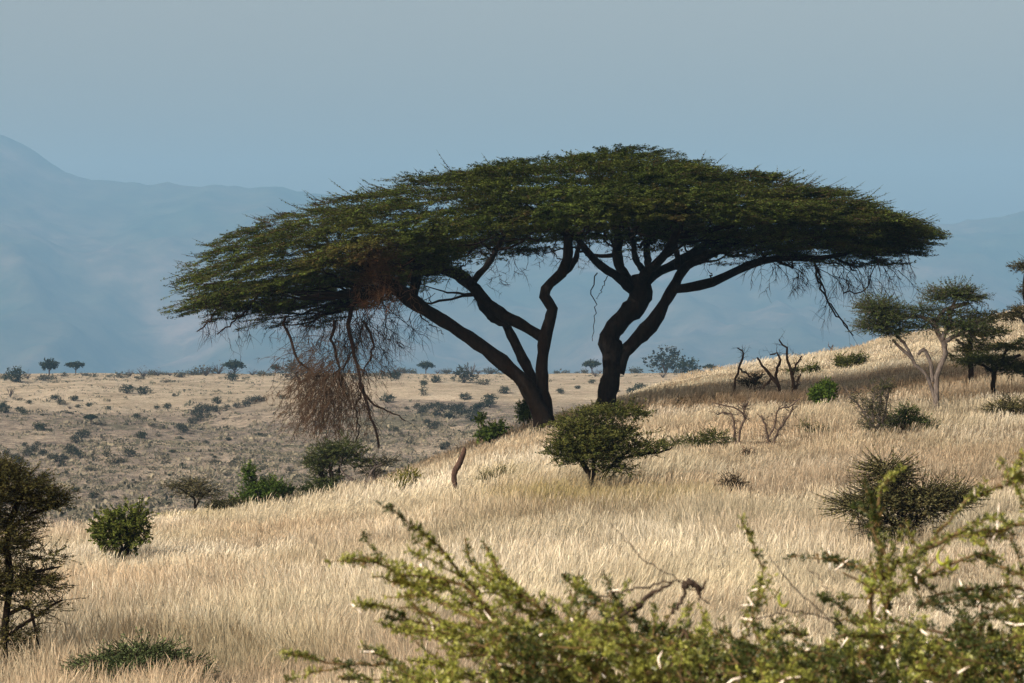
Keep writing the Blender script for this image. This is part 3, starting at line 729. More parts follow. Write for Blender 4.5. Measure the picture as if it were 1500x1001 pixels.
plant('low_bush', 'small sprawling weedy bush between the dead sapling and the scraggly shrub', 'bush', (1190, 634), blobs=[(1180, 624, 9, 4), (1192, 630, 14, 4), (1202, 632, 9, 4)], auto=3, nsp=110, leaf=12, c0=(.05, .06, .02), c1=(.1, .11, .04))
plant('low_bush', 'right-hand of the paired dark bushes on the hill crest', 'bush', (1254, 537), blobs=[(1254, 527, 11, 9), (1240, 533, 12, 5)], auto=3, nsp=300, leaf=14, ls=.06, ln=(.2, .4))
plant('low_bush', 'left-hand of the paired dark bushes on the hill crest', 'bush', (1230, 538), blobs=[(1230, 528, 5, 9)], auto=2, nsp=90, leaf=14, ls=.06)
plant('low_bush', 'dark pointed bush behind the forked dead trees', 'bush', (1190, 548), blobs=[(1191, 541, 6, 8), (1168, 545, 16, 4)], auto=2, nsp=220, leaf=14, ls=.06)
plant('bare_sapling', 'tiny bare sapling standing on the skyline of the hill crest', 'sapling', (1217, 518), stems=[[(1217, 519, 1), (1217, 511, .8), (1214, 504, .5)], [(1217, 512, .8), (1220, 505, .5)]], bark=M_DEAD, bare=6, barelen=(.1, .2))
DD = (.03, .026, .023)
plant('dead_tree', 'forked bare dead tree, left trunk of the pair on the right slope', 'dead tree', (1146, 581), bark=M_DEAD, barecol=DD, bare=26, barelen=(.2, .5),
      stems=[[(1146, 582, 4), (1139, 564, 3.5), (1130, 552, 3), (1118, 537, 2.2), (1109, 524, 1.5)], [(1140, 566, 3), (1137, 545, 2.6), (1142, 530, 2.2), (1139, 518, 1.5), (1128, 520, 1)], [(1131, 553, 2.2), (1120, 566, 2), (1106, 582, 1.6)]])
plant('dead_tree', 'bare dead tree with crooked hooked top, right trunk of the pair on the slope', 'dead tree', (1163, 581), bark=M_DEAD, barecol=DD, bare=22, barelen=(.2, .5),
      stems=[[(1163, 582, 4), (1161, 558, 3), (1158, 540, 2.4), (1152, 524, 2), (1154, 510, 1.8), (1144, 504, 1.6), (1141, 498, 1.2)], [(1160, 548, 2), (1168, 532, 1.8), (1175, 522, 1.2)], [(1165, 572, 2.2), (1170, 555, 2), (1172, 548, 1)]])
plant('dead_tree', 'thin leaning dead tree with a curled top, left of the forked dead pair', 'dead tree', (1075, 580), bark=M_DEAD, barecol=DD, bare=24, barelen=(.15, .4),
      stems=[[(1074, 580, 2.2), (1077, 556, 2), (1083, 540, 2), (1088, 528, 1.8), (1089, 516, 1.4), (1080, 510, 1)], [(1083, 540, 1.8), (1096, 550, 1.5), (1108, 560, 1)]])
plant('low_bush', 'sparse leafy bush between the leaning and the forked dead trees', 'bush', (1098, 574), blobs=[(1098, 560, 16, 9), (1112, 552, 7, 5)], auto=4, nsp=240, leaf=10, bare=20, c0=(.04, .045, .02), c1=(.08, .08, .04))
plant('dead_sapling', 'dead V-shaped sapling with a tangled top, right of the flat-topped one', 'dead tree', (1134, 656), bark=M_DEAD, barecol=DD, bare=60, barelen=(.12, .35),
      stems=[[(1134, 657, 2.6), (1137, 640, 2.2), (1148, 621, 2), (1158, 606, 1.5), (1161, 596, 1)], [(1134, 655, 2), (1126, 645, 2), (1121, 627, 2), (1115, 609, 1.5)], [(1127, 640, 1.8), (1136, 620, 1.6), (1139, 602, 1.4), (1160, 594, 1.2), (1172, 584, .8)]])
plant('dead_sapling', 'dead sapling with a thin flat-topped crown of bare twigs', 'dead tree', (1078, 652), bark=M_DEAD, barecol=DD, bare=60, barelen=(.12, .35),
      stems=[[(1078, 653, 2.2), (1076, 630, 2), (1073, 610, 1.8), (1062, 606, 1.4), (1051, 608, 1)], [(1080, 650, 2.2), (1086, 628, 2), (1091, 611, 1.8), (1080, 600, 1.5), (1062, 595, 1.2), (1048, 592, .8)], [(1089, 605, 1.4), (1092, 596, 1)]])
plant('spiky_shrub', 'dark spiky thorn shrub at right, partly behind the foreground branch', 'shrub', (1318, 802), stems=[[(1318, 803, 4), (1312, 780, 3), (1300, 750, 2)], [(1320, 803, 4), (1340, 770, 3), (1370, 745, 2)], [(1318, 800, 3), (1322, 760, 2), (1320, 720, 2)], [(1315, 800, 3), (1285, 765, 2), (1255, 748, 1.5)]],
      blobs=[(1352, 734, 54, 20), (1300, 694, 30, 18), (1258, 742, 38, 13, .8), (1310, 770, 40, 16, .7), (1392, 728, 34, 11), (1300, 730, 42, 22)], c0=(.05, .058, .024), c1=(.15, .15, .07), nsp=2300, leaf=15, ls=.034, ln=(.2, .42), wd=.04, twigs=120, ext=1.25, bare=60, out=1.6)
plant('thorn_tree', 'dark thorn tree with tiered crown at the left edge of the photo', 'tree', (12, 1008),
      stems=[[(12, 1012, 7), (6, 940, 6), (14, 860, 5.5), (10, 790, 5), (25, 740, 5), (40, 715, 3)], [(14, 870, 4), (35, 845, 3), (65, 835, 2), (90, 830, 1)], [(14, 900, 3), (40, 890, 3), (52, 925, 2), (60, 965, 1)], [(16, 820, 3), (-20, 790, 3), (-50, 770, 2)], [(20, 770, 4), (60, 748, 3), (95, 738, 2)],
             [(14, 930, 3), (50, 905, 2.5), (90, 880, 1.5)]],
      blobs=[(15, 712, 62, 30), (70, 732, 36, 16), (-45, 740, 60, 30), (25, 765, 30, 18, .7), (5, 795, 48, 26), (20, 850, 50, 20, .8), (10, 940, 40, 30, .5), (60, 855, 36, 20, .5), (-30, 860, 50, 30, .7), (70, 815, 26, 10, .5), (50, 890, 34, 14, .4), (-20, 690, 50, 20)],
      c0=(.034, .038, .016), c1=(.088, .088, .032), nsp=3600, leaf=18, ls=.022, ln=(.10, .24), wd=.04, twigs=200, twr=.004, bare=60, barelen=(.15, .4), barecol=(.045, .035, .028))
plant('leafy_bush', 'broad-leaved dark green bush standing alone in the grass at left', 'bush', (176, 830), blobs=[(176, 768, 36, 28), (155, 780, 22, 28), (200, 775, 20, 26), (178, 800, 30, 18, .5), (205, 742, 12, 8, .3)], auto=9, c0=(.035, .055, .012), c1=(.11, .14, .034), nsp=620, leaf=15, ls=.055, ln=(.08, .2), wd=.06, flat=.9, bare=14, barelen=(.2, .5))
plant('low_bush', 'feathery green bush top cut by the lower left edge of the photo', 'bush', (205, 1045), blobs=[(215, 966, 55, 18), (150, 982, 46, 14), (268, 984, 34, 12), (210, 1000, 85, 22), (205, 975, 75, 20)], auto=10, c0=(.04, .065, .028), c1=(.11, .15, .07), nsp=2400, leaf=20, ls=.022, ln=(.1, .22), wd=.045, flat=.3)
plant('sprig', 'tiny yellow-green leafy sprig in the grass above the feathery bush', 'plant', (166, 930), blobs=[(160, 918, 6, 9), (175, 914, 6, 6), (168, 925, 8, 6)], auto=4, nsp=40, leaf=8, ls=.04, ln=(.06, .12), c0=(.10, .10, .03), c1=(.20, .18, .05))
plant('leafy_bush', 'upright bright green bush with a pointed top on the left crest', 'bush', (380, 748), blobs=[(364, 692, 9, 12), (372, 722, 18, 18), (395, 715, 20, 15), (355, 735, 18, 10)], auto=6, c0=(.03, .06, .014), c1=(.07, .12, .026), nsp=700, leaf=18, ls=.045, flat=.8, ln=(.1, .22))
plant('leafy_bush', 'dark green rounded bush squeezed between the pointed bush and the acacia shrub', 'bush', (412, 742), blobs=[(412, 724, 24, 14), (396, 732, 20, 10)], auto=5, c0=(.02, .035, .014), c1=(.05, .075, .024), nsp=420, leaf=18, ls=.045, flat=.8, ln=(.1, .22))
plant('acacia_shrub', 'small grey-olive acacia shrub with spreading flat crown on the left crest', 'shrub', (286, 752), stems=[[(286, 752, 2), (286, 735, 1.8), (278, 722, 1.4), (262, 712, 1)], [(287, 740, 1.6), (298, 722, 1.3), (310, 714, 1)]],
      blobs=[(284, 716, 34, 11), (265, 708, 24, 7), (300, 722, 26, 8), (285, 703, 20, 7)], c0=(.05, .055, .03), c1=(.10, .10, .055), nsp=430, leaf=13, twigs=50, flat=.2, barecol=(.08, .07, .06))
plant('low_bush', 'low dark olive bush beside the grey-olive acacia shrub', 'bush', (333, 752), blobs=[(333, 738, 22, 9), (315, 742, 14, 6)], auto=4, c0=(.03, .035, .018), c1=(.07, .075, .035), nsp=260, leaf=13)
plant('leafy_bush', 'large leafy dark green bush directly under the hanging dead twigs', 'bush', (492, 725), blobs=[(478, 668, 30, 22), (505, 660, 32, 20), (480, 700, 26, 16, .7), (530, 680, 24, 10, .5), (462, 680, 18, 12)], auto=9, c0=(.028, .042, .018), c1=(.07, .09, .034), nsp=1000, leaf=16, ls=.045, bare=24)
plant('dead_shrub', 'bare shrub with whitish crooked branches under the hanging dead twigs', 'shrub', (527, 724), bark=M_PALE, barecol=(.28, .24, .2), bare=50, barelen=(.15, .5),
      stems=[[(527, 725, 3), (522, 708, 2.5), (510, 700, 2), (500, 690, 1.5)], [(528, 724, 2.5), (538, 706, 2.2), (545, 690, 1.6), (560, 680, 1)], [(522, 712, 1.8), (540, 712, 1.6), (550, 700, 1)]])
plant('low_bush', 'dark branchy bush trailing right from beneath the hanging twigs', 'bush', (556, 706), blobs=[(548, 676, 24, 8), (568, 672, 16, 5), (545, 690, 20, 8)], auto=5, c0=(.022, .026, .014), c1=(.055, .055, .028), nsp=320, leaf=12, bare=20)
plant('low_bush', 'dark green bush left of the whitish dead shrub', 'bush', (468, 735), blobs=[(468, 718, 22, 12), (450, 724, 14, 8)], auto=5, c0=(.022, .035, .014), c1=(.055, .075, .026), nsp=380, leaf=16, ls=.045)
plant('low_bush', 'small yellow-green bush just left of the dead stump', 'bush', (592, 721), blobs=[(590, 709, 22, 9), (598, 700, 12, 6)], auto=4, c0=(.075, .09, .016), c1=(.18, .18, .035), nsp=340, leaf=16, ls=.04, flat=.6)
plant('low_bush', 'faint grassy green bush just right of the dead stump', 'bush', (726, 713), blobs=[(726, 704, 26, 7), (742, 700, 12, 5)], auto=5, c0=(.09, .10, .05), c1=(.17, .17, .08), nsp=300, leaf=12, ls=.035, flat=1.2)
plant('low_bush', 'vivid green bush hugging the foot of the left black trunk', 'bush', (771, 629), blobs=[(770, 604, 13, 16), (776, 596, 10, 9)], auto=4, c0=(.025, .05, .014), c1=(.07, .11, .024), nsp=420, leaf=18, ls=.055, flat=.8, ln=(.12, .25))
plant('low_bush', 'vivid green bush on the crest of the hill left of the trunks', 'bush', (722, 651), blobs=[(728, 629, 16, 8), (712, 637, 16, 7), (704, 615, 5, 5)], auto=4, c0=(.03, .06, .014), c1=(.08, .12, .026), nsp=360, leaf=18, ls=.055, flat=.8, ln=(.12, .25))
plant('low_bush', 'small yellowish tuft bush right of the trunks above the green shrub', 'bush', (997, 598), blobs=[(997, 590, 5, 8)], auto=2, nsp=50, leaf=10, c0=(.08, .08, .03), c1=(.15, .14, .05))
plant('dry_tuft', 'dark dry tuft at the right end of the shaded grass strip', 'tuft', (1072, 722), blobs=[(1072, 709, 15, 9)], auto=4, nsp=110, leaf=8, bare=60, barelen=(.2, .4), c0=(.06, .05, .03), c1=(.12, .10, .06), barecol=(.1, .08, .06))
plant('dry_tuft', 'reddish little tuft standing in grass below the dead saplings', 'tuft', (1096, 670), blobs=[(1094, 662, 4, 7)], auto=2, nsp=20, leaf=8, bare=14, barelen=(.1, .25), c0=(.08, .05, .04), c1=(.12, .07, .05))
# unseen tree added left of the frame to throw shade on the grass
plant('thorn_tree', 'unseen thorn tree added beyond the left edge to shade the grass', 'tree', (-132, 966), stems=[[(-132, 968, 6), (-130, 900, 5), (-134, 820, 5), (-130, 720, 4), (-120, 670, 3)], [(-132, 820, 4), (-150, 740, 3), (-165, 690, 2)]],
      blobs=[(-130, 655, 60, 16), (-150, 680, 50, 16), (-105, 675, 45, 14)], nsp=1100, leaf=20, ls=.03, twigs=60, Yd=30.7)
# stump
q = locate(668, 727); px = q / F
O = np.array([(668 - CX) * px, q, 0]); O[2] = float(ground_z(O[0], O[1])); dz = O[2] + (727 - CY) * px
st = Acc()
pts = [(668, 730, 5.0), (667, 715, 4.8), (665, 700, 5.4), (667, 690, 5.8), (673, 680, 5.8), (677, 670, 5.2), (680, 661, 4.2), (680, 656, 2.2), (680, 655, .3)]
qq = resamp(np.array([[(a - CX) * px, q, -(b - CY) * px + dz, r_ * px] for a, b, r_ in pts]), 22)
tubes(st, qq[None, :, :3], np.maximum(qq[None, :, 3] * .78, .003), 12, knob=.12)
ob = link('dead_stump', st.mesh('dead_stump', M_STUMP, O, True), loc=O); tag(ob, 'bent weathered stump standing upright in the dry grass', 'stump')
# ------------------------------------------------------------------ far plants
def proto(kind, seed):
    """unit plants, 1 m half width, centred on the origin, grown upward; returns list of (part name, mesh)"""
    global rng
    keep_ = rng; rng = np.random.default_rng(seed)
    cr, tk = Acc(), Acc(); O = np.zeros(3)
    def blob(c, e, n, leaf=6, ls=.16, c0=(.010, .018, .010), c1=(.035, .045, .024), flat=.4, ln=.3):
        d = norm(rng.normal(0, 1, (n, 3))); P = np.array(c) + d * rng.uniform(0, 1, (n, 1)) ** .45 * np.array(e) * (1 + .3 * np.sin(d[:, :1] * 5 + seed) * np.cos(d[:, 1:2] * 4 + d[:, 2:] * 3))
        P[:, 2] = np.maximum(P[:, 2], .03)
        sprays(cr, None, P, d * [1, 1, flat] + rng.normal(0, .3, (n, 3)), rng.uniform(.6, 1.3, n) * ln, np.full(n, .12), leaf, ls, sel_mix(c0, c1, n, .25), thick=.5, updown=.8)
    def stems(n, top, r=.05, spread=.5):
        a = rng.uniform(0, 6.28, n); e = np.stack([np.cos(a) * spread, np.sin(a) * spread, np.full(n, top)], 1) * rng.uniform(.5, 1, (n, 1))
        s = np.linspace(0, 1, 6)[None, :, None]; P = e[:, None] * s + rng.normal(0, .05, (n, 6, 3)) * s
        P[:, 0, 2] = -.1
        tubes(tk, P, np.linspace(r, r * .3, 6)[None].repeat(n, 0), 4, (.05, .042, .038))
    if kind == 'r': blob((0, 0, .55), (.8, .8, .55), 130, leaf=8); blob((.3, .2, .8), (.4, .4, .35), 30); stems(4, .5)
    if kind == 'w': blob((-.3, 0, .25), (.6, .5, .28), 50, c0=(.035, .04, .03), c1=(.08, .08, .055)); blob((.45, 0, .3), (.5, .4, .34), 40, c0=(.03, .035, .025), c1=(.07, .075, .05)); stems(4, .3)
    if kind == 't': stems(16, 1.1, .035, .8); blob((0, 0, .7), (.8, .8, .5), 26, leaf=3, ls=.1, c0=(.04, .035, .03), c1=(.09, .075, .06)); stems(12, .8, .025, 1.0)
    if kind == 's': blob((0, 0, .9), (.4, .4, .9), 60); blob((.2, 0, .35), (.6, .6, .3), 30); stems(3, 1.2, .05, .2)
    if kind == 'g': blob((0, 0, .5), (1, .9, .55), 120, c0=(.014, .02, .015), c1=(.035, .042, .03)); blob((.1, 0, .9), (.5, .5, .35), 40, c0=(.014, .02, .015), c1=(.035, .042, .03)); stems(6, .8)
    if kind == 'u':
        tubes(tk, np.array([[[0, 0, -.1], [.03, 0, .3], [0, 0, .6], [.02, 0, .9]]]), np.array([[.07, .06, .05, .03]]), 5, (.05, .04, .035))
        tubes(tk, np.array([[[0, 0, .45], [.25, 0, .75], [.5, .1, 1.0]], [[0, 0, .4], [-.2, .1, .7], [-.5, 0, 1.0]], [[0, 0, .5], [0, .3, .8], [0, .5, 1.]], [[0, 0, .5], [.1, -.3, .8], [0, -.5, 1.]]]), np.array([[.04, .03, .015]] * 4), 4, (.05, .04, .035))
        blob((0, 0, 1.08), (.95, .9, .2), 190, leaf=10, ls=.2, flat=.1); blob((0, 0, 1.22), (.5, .5, .12), 30, flat=.1)
    if kind == 'T':
        tubes(tk, np.array([[[0, 0, -.1], [.04, 0, .3], [0, 0, .7], [.04, 0, 1.1]]]), np.array([[.10, .08, .07, .04]]), 5, (.05, .04, .035))
        tubes(tk, np.array([[[0, 0, .45], [.25, 0, .8], [.5, .1, 1.1]], [[0, 0, .5], [-.2, .1, .8], [-.5, 0, 1.1]]]), np.array([[.05, .04, .02]] * 2), 4, (.05, .04, .035))
        blob((0, 0, 1.25), (.85, .85, .42), 200, leaf=10, ls=.2); blob((-.35, 0, 1.0), (.5, .5, .3), 30); blob((.3, .1, 1.5), (.5, .5, .25), 30)
    if kind == 'b': stems(9, 1.5, .05, .7); stems(8, 1.2, .03, .9)
    res = []
    if cr.n: res.append(('crown' if kind in 'uT' else 'foliage', cr.mesh('far_foliage', M_LEAF, O)))
    if tk.n and (kind in 'uTb' or not cr.n): res.append(('trunk', tk.mesh('far_trunk', M_TWIG, O)))
    elif tk.n:   # small shrubs: one mesh
        cr.v += tk.v; cr.c += tk.c; cr.f4 += [x_ + cr.n for x_ in tk.f4]; cr.n += tk.n
        res = [('foliage', cr.mesh('far_foliage', M_LEAF, O))]
    rng = keep_
    return res


PR = {k: [proto(k, 100 + 7 * i + ord(k)) for i in range(3)] for k in 'rwtsguTb'}
NM = dict(r='distant_shrub', w='distant_low_shrub', t='distant_twiggy_shrub', s='distant_upright_shrub', g='distant_thicket', u='distant_umbrella_tree', T='distant_tree', b='distant_bare_tree')
CT = dict(r='shrub', w='shrub', t='shrub', s='shrub', g='bush', u='tree', T='tree', b='tree')


def farplant(kind, u, py, half, label, group=None, far=True, hs=1.0):
    Yp = locate(u, py, far); px = Yp / F; x = (u - CX) * px
    loc = (x, Yp, float(ground_z(x, Yp)))
    parts = PR[kind][rng.integers(3)]; s = half * px * (1.0 if kind in 'uTg' else 1.25); sc = (s, s, s * hs)
    rz = rng.uniform(0, 6.28)
    if len(parts) == 1:
        o = link(NM[kind], parts[0][1], loc=loc); o.scale = sc; o.rotation_euler = (0, 0, rz); tag(o, label, CT[kind], group)
    else:
        o = link(NM[kind], None, loc=loc); o.scale = sc; o.rotation_euler = (0, 0, rz); tag(o, label, CT[kind], group)
        for nm_, me_ in parts: link(nm_, me_, o)
    return o


SOLO = [
 ('r', 22, 560, 14, 'dark round-topped bush on the far ridge near the left edge'),
 ('T', 72, 551, 13, 'round-crowned tree with a short trunk on the far ridge at left, tallest there'),
 ('u', 111, 549, 13, 'small umbrella-shaped tree on the far ridge just right of the round-crowned tree'),
 ('t', 40, 556, 9, 'thin twiggy tree between the dark bush and the round-crowned tree'),
 ('b', 15, 582, 9, 'pale bare spreading tree on the far slope at the left edge'),
 ('u', 343, 551, 15, 'dark domed tree on the far ridge left of the hanging twigs'),
 ('r', 339, 559, 8, 'squat shrub directly in front of the dark domed tree'),
 ('T', 404, 546, 7, 'small upright tree on the far ridge beside the broken hanging branch'),
 ('g', 431, 556, 21, 'large grey bush on the far ridge behind the hanging branch'),
 ('w', 300, 549, 14, 'flat dark shrub at the left of the ridge-top thicket'),
 ('t', 320, 548, 13, 'tall leafless shrub joined to the dark domed tree'),
 ('g', 680, 561, 19, 'large grey mound-shaped bush between the long limb and the ridge'),
 ('b', 690, 552, 11, 'grey leafless tree behind the mound-shaped bush'),
 ('u', 624, 543, 12, 'ragged umbrella tree on the ridge below the long left limb'),
 ('t', 575, 553, 13, 'twiggy shrub on the ridge right of the hanging tangle'),
 ('u', 867, 537, 13, 'small umbrella tree on the ridge seen between the two black trunks'),
 ('t', 872, 552, 8, 'grey twiggy shrub just left of the right black trunk'),
 ('g', 975, 539, 29, 'broad dark tree clump on the far ridge right of the trunks'),
 ('r', 1010, 538, 14, 'dark tree at the right shoulder of the broad clump'),
 ('u', 1040, 538, 9, 'small flat tree on the ridge right of the broad clump'),
 ('r', 1056, 543, 6, 'dark lollipop-like bush on the ridge behind the dead trees'),
 ('t', 971, 554, 8, 'pale twiggy shrub on golden grass below the broad clump'),
 ('u', 133, 622, 10, 'lone small umbrella tree halfway down the far slope'),
 ('s', 156, 670, 9, 'dark upright bush with a long shadow low on the far slope'),
 ('w', 170, 680, 12, 'low bush at the foot of the dark upright bush'),
 ('r', 207, 643, 7, 'pointed dark shrub with a shadow on the far slope'),
 ('s', 186, 624, 4, 'slim dark sapling-like shrub halfway down the far slope'),
 ('g', 190, 670, 11, 'greyish rounded shrub right of the dark upright bush'),
 ('r', 318, 592, 7, 'dark shrub topping the grey scrub patch mid-slope'),
 ('s', 620, 580, 9, 'two-tiered dark shrub on pale grass below the ridge'),
 ('r', 638, 561, 7, 'dark round shrub on pale grass left of the mound-shaped bush'),
 ('w', 708, 564, 9, 'greenish low shrub right of the mound-shaped bush'),
 ('r', 738, 577, 7, 'grey-green shrub beside the long black limb'),
 ('r', 135, 731, 6, 'bluish shrub at the valley bottom above the broad-leaved bush'),
 ('w', 133, 690, 7, 'flat dark shrub on the pinkish lower slope'),
 ('r', 186, 577, 0.01, ''),
]
MANY = [
 ('w', 'low shrub among the line of scrub along the far ridge top', 'scrub along the far ridge top',
  [(137, 553, 6), (177, 554, 11), (204, 556, 8), (222, 551, 10), (243, 561, 6), (265, 553, 11), (282, 550, 8), (358, 556, 5), (383, 550, 9), (240, 550, 6), (395, 551, 7), (653, 540, 8), (718, 540, 11), (590, 546, 10), (605, 545, 8), (560, 552, 10), (830, 538, 5), (845, 539, 4), (855, 541, 7), (930, 542, 12), (1000, 545, 9), (1020, 542, 8), (1030, 545, 6), (70, 556, 10), (60, 558, 8), (8, 556, 8), (95, 552, 6), (125, 551, 5), (160, 552, 4), (740, 541, 6), (755, 543, 7), (540, 552, 8), (520, 556, 9), (500, 553, 7), (815, 541, 6), (1075, 541, 7)]),
 ('t', 'leafless twiggy shrub along the far ridge top', 'twiggy shrubs along the far ridge top',
  [(210, 553, 10), (230, 551, 8), (370, 550, 8), (300, 551, 9), (655, 541, 7), (585, 550, 9), (720, 540, 7), (122, 551, 5), (190, 551, 7), (700, 543, 7), (340, 551, 12), (250, 551, 6), (640, 543, 6), (1085, 541, 6), (880, 543, 5)]),
 ('r', 'small dark shrub dotted on the upper far slope', 'dark shrubs on the upper far slope',
  [(187, 577, 9), (210, 578, 9), (80, 586, 6), (88, 592, 6), (108, 587, 6), (43, 592, 4), (5, 605, 9), (30, 604, 6), (5, 596, 5), (36, 608, 5), (58, 631, 8), (578, 556, 8), (621, 564, 5), (567, 590, 9), (130, 596, 4), (160, 600, 3), (230, 600, 4), (415, 585, 5), (700, 600, 6), (712, 597, 8), (683, 586, 8), (719, 588, 9), (821, 577, 5), (845, 570, 4), (938, 574, 9), (925, 577, 6), (868, 562, 4), (905, 575, 3)]),
 ('g', 'grey scrub bush in the mid-slope scrub patch left of the twigs', 'grey scrub patch left of the hanging twigs',
  [(287, 610, 10), (297, 606, 11), (308, 603, 9), (290, 618, 9), (305, 613, 8), (318, 604, 8), (330, 600, 7), (345, 598, 7), (365, 592, 10), (376, 590, 9), (360, 597, 7), (264, 630, 8), (270, 634, 8), (280, 622, 7)]),
 ('g', 'blue-grey scrub bush in the shaded band below the long limb', 'scrub band right of the hanging twigs',
  [(611, 600, 7), (620, 604, 8), (629, 600, 9), (640, 598, 8), (648, 603, 9), (660, 602, 10), (670, 607, 10), (680, 609, 10), (692, 606, 9), (700, 612, 10), (640, 610, 8), (655, 614, 9), (690, 618, 9), (618, 608, 7), (675, 600, 8), (579, 632, 7), (632, 630, 8), (640, 625, 7), (650, 660, 7), (655, 655, 6), (625, 622, 6), (700, 600, 8), (720, 595, 8)]),
 ('g', 'dusky scrub bush clustered on the lower left far slope', 'scrub cluster on the lower left far slope',
  [(118, 642, 10), (126, 638, 7), (112, 650, 9), (108, 668, 10), (100, 662, 8), (116, 672, 8), (49, 662, 8), (22, 674, 9), (63, 668, 8), (81, 678, 9), (74, 674, 7), (40, 668, 8), (30, 680, 8), (90, 684, 6), (55, 654, 6), (10, 668, 7), (35, 655, 5), (95, 674, 7)]),
 ('w', 'low dark shrub on the bare middle of the far slope', 'low shrubs on the middle of the far slope',
  [(223, 625, 7), (240, 628, 6), (313, 680, 8), (345, 679, 8), (333, 697, 6), (320, 680, 6), (355, 680, 5), (300, 650, 5), (232, 640, 5), (390, 640, 6), (400, 668, 5), (430, 700, 8), (425, 690, 6), (600, 650, 6), (590, 640, 5), (228, 690, 5), (256, 664, 5), (60, 700, 6), (70, 740, 6), (100, 740, 6), (20, 720, 7)]),
]
for k_, u_, p_, h_, l_ in SOLO:
    if l_: farplant(k_, u_, p_, h_, l_)
for k_, lab_, grp_, lst in MANY:
    for (u_, p_, h_) in lst: farplant(k_, u_ + rng.uniform(-1.5, 1.5), p_, h_ * 1.05, lab_, grp_, hs=rng.uniform(.75, 1.05))
cnt = 0
while cnt < 120:
    u_ = rng.uniform(-150, 980); p_ = rng.uniform(585, 770)
    if u_ > 200 and p_ > 760 - (u_ - 200) * .12: continue
    if u_ > 480 and p_ > 690: continue
    if u_ > 720: continue
    farplant('wrt'[rng.integers(3)], u_, p_, rng.uniform(2.2, 6.0), 'tiny scrub clump scattered on the pinkish lower far slope', 'tiny scrub clumps on the lower far slope', hs=rng.uniform(.6, 1)); cnt += 1
# ------------------------------------------------------------------ foreground bush
FY = 5.2
fb, fl, ft = Acc(), Acc(), Acc()
FO = np.array([(1060 - CX) / F * FY, FY + .1, 0]); FO[2] = float(ground_z(FO[0], FO[1]))
froot = link('foreground_thorn_bush', None, loc=FO)
tag(froot, 'yellow-green whistling thorn bush with white spines, close up along the bottom', 'thorn bush')


def fpoly(pts, w=0.0, w1=None, K=18):
    a = np.array([p[:3] for p in pts], float); s = np.linspace(0, 1, len(a)); w1 = w if w1 is None else w1
    Yd = FY + w + (w1 - w) * s
    P = np.stack([(a[:, 0] - CX) / F * Yd, Yd, -(a[:, 1] - CY) / F * Yd, a[:, 2] / F * Yd], 1)
    return resamp(P, K)


BR = [  # root end first: (u, py, radius px)
 ([(820, 1040, 6), (793, 995, 5.5), (767, 958, 5), (737, 920, 4.5), (696, 875, 4), (659, 849, 3.2), (629, 844, 2.6), (569, 834, 2.2), (526, 814, 1.6)], 0, .8),
 ([(700, 880, 3.5), (696, 862, 3), (678, 846, 2.6), (663, 823, 2.4), (644, 805, 2), (616, 780, 1.4)], .05, .5),
 ([(767, 958, 4), (737, 924, 3.6), (689, 902, 3.2), (651, 883, 3), (622, 864, 2.6), (588, 853, 2.2), (543, 846, 1.5)], -.1, .7),
 ([(790, 975, 4), (711, 928, 3), (659, 920, 2.8), (607, 909, 2.4), (569, 892, 2.2), (521, 889, 1.6)], .1, .8),
 ([(700, 1030, 4), (614, 991, 3), (569, 972, 2.6), (495, 974, 2.2), (429, 958, 1.6)], .1, .6),
 ([(830, 930, 3.5), (786, 887, 3), (756, 874, 2.6), (719, 849, 2.4), (692, 825, 2.2), (681, 788, 1.6)], .2, 1),
 ([(786, 887, 3), (740, 850, 2.4), (722, 822, 2), (707, 793, 1.5)], .15, 1),
 ([(900, 930, 3), (880, 890, 2.4), (860, 864, 2), (842, 846, 1.5)], .3, 1),
 ([(840, 960, 4), (800, 930, 3), (760, 918, 2.5), (700, 948, 2), (640, 950, 1.5)], -.2, 1),
 ([(1276, 1010, 8), (1280, 950, 6), (1278, 905, 5), (1277, 880, 6), (1284, 858, 7), (1293, 842, 5.5), (1287, 797, 4), (1276, 763, 3.4), (1291, 726, 2.6), (1300, 700, 2)], .1, .9),
 ([(1290, 845, 4.5), (1270, 838, 4), (1246, 827, 3.6), (1225, 822, 3), (1205, 810, 2.4)], .1, .5),
 ([(1293, 845, 5), (1313, 827, 5), (1350, 808, 4.6), (1388, 788, 4.2), (1425, 780, 4.2), (1462, 776, 4), (1510, 766, 4)], .1, .9),
 ([(1350, 808, 3), (1369, 789, 3), (1399, 748, 2.8), (1433, 726, 2.6), (1477, 707, 2.6), (1520, 700, 2.4)], .1, .3),
 ([(1477, 707, 2.2), (1486, 690, 2), (1497, 665, 2)], .1, .6),
 ([(1520, 900, 4), (1500, 864, 3), (1462, 862, 2.8), (1418, 864, 2.6), (1373, 875, 2), (1345, 892, 1.6)], .0, .8),
 ([(1540, 930, 4), (1462, 880, 3), (1410, 872, 2.6), (1360, 886, 2)], .2, .7),
 ([(1520, 860, 3), (1470, 830, 2), (1440, 800, 1.6)], .4, .3),
 ([(1130, 980, 3), (1104, 910, 2.4), (1112, 868, 2), (1119, 823, 1.4)], .0, .6),
 ([(1000, 1010, 5), (960, 940, 4), (930, 905, 3.4), (870, 878, 2.4)], .2, .9),
]
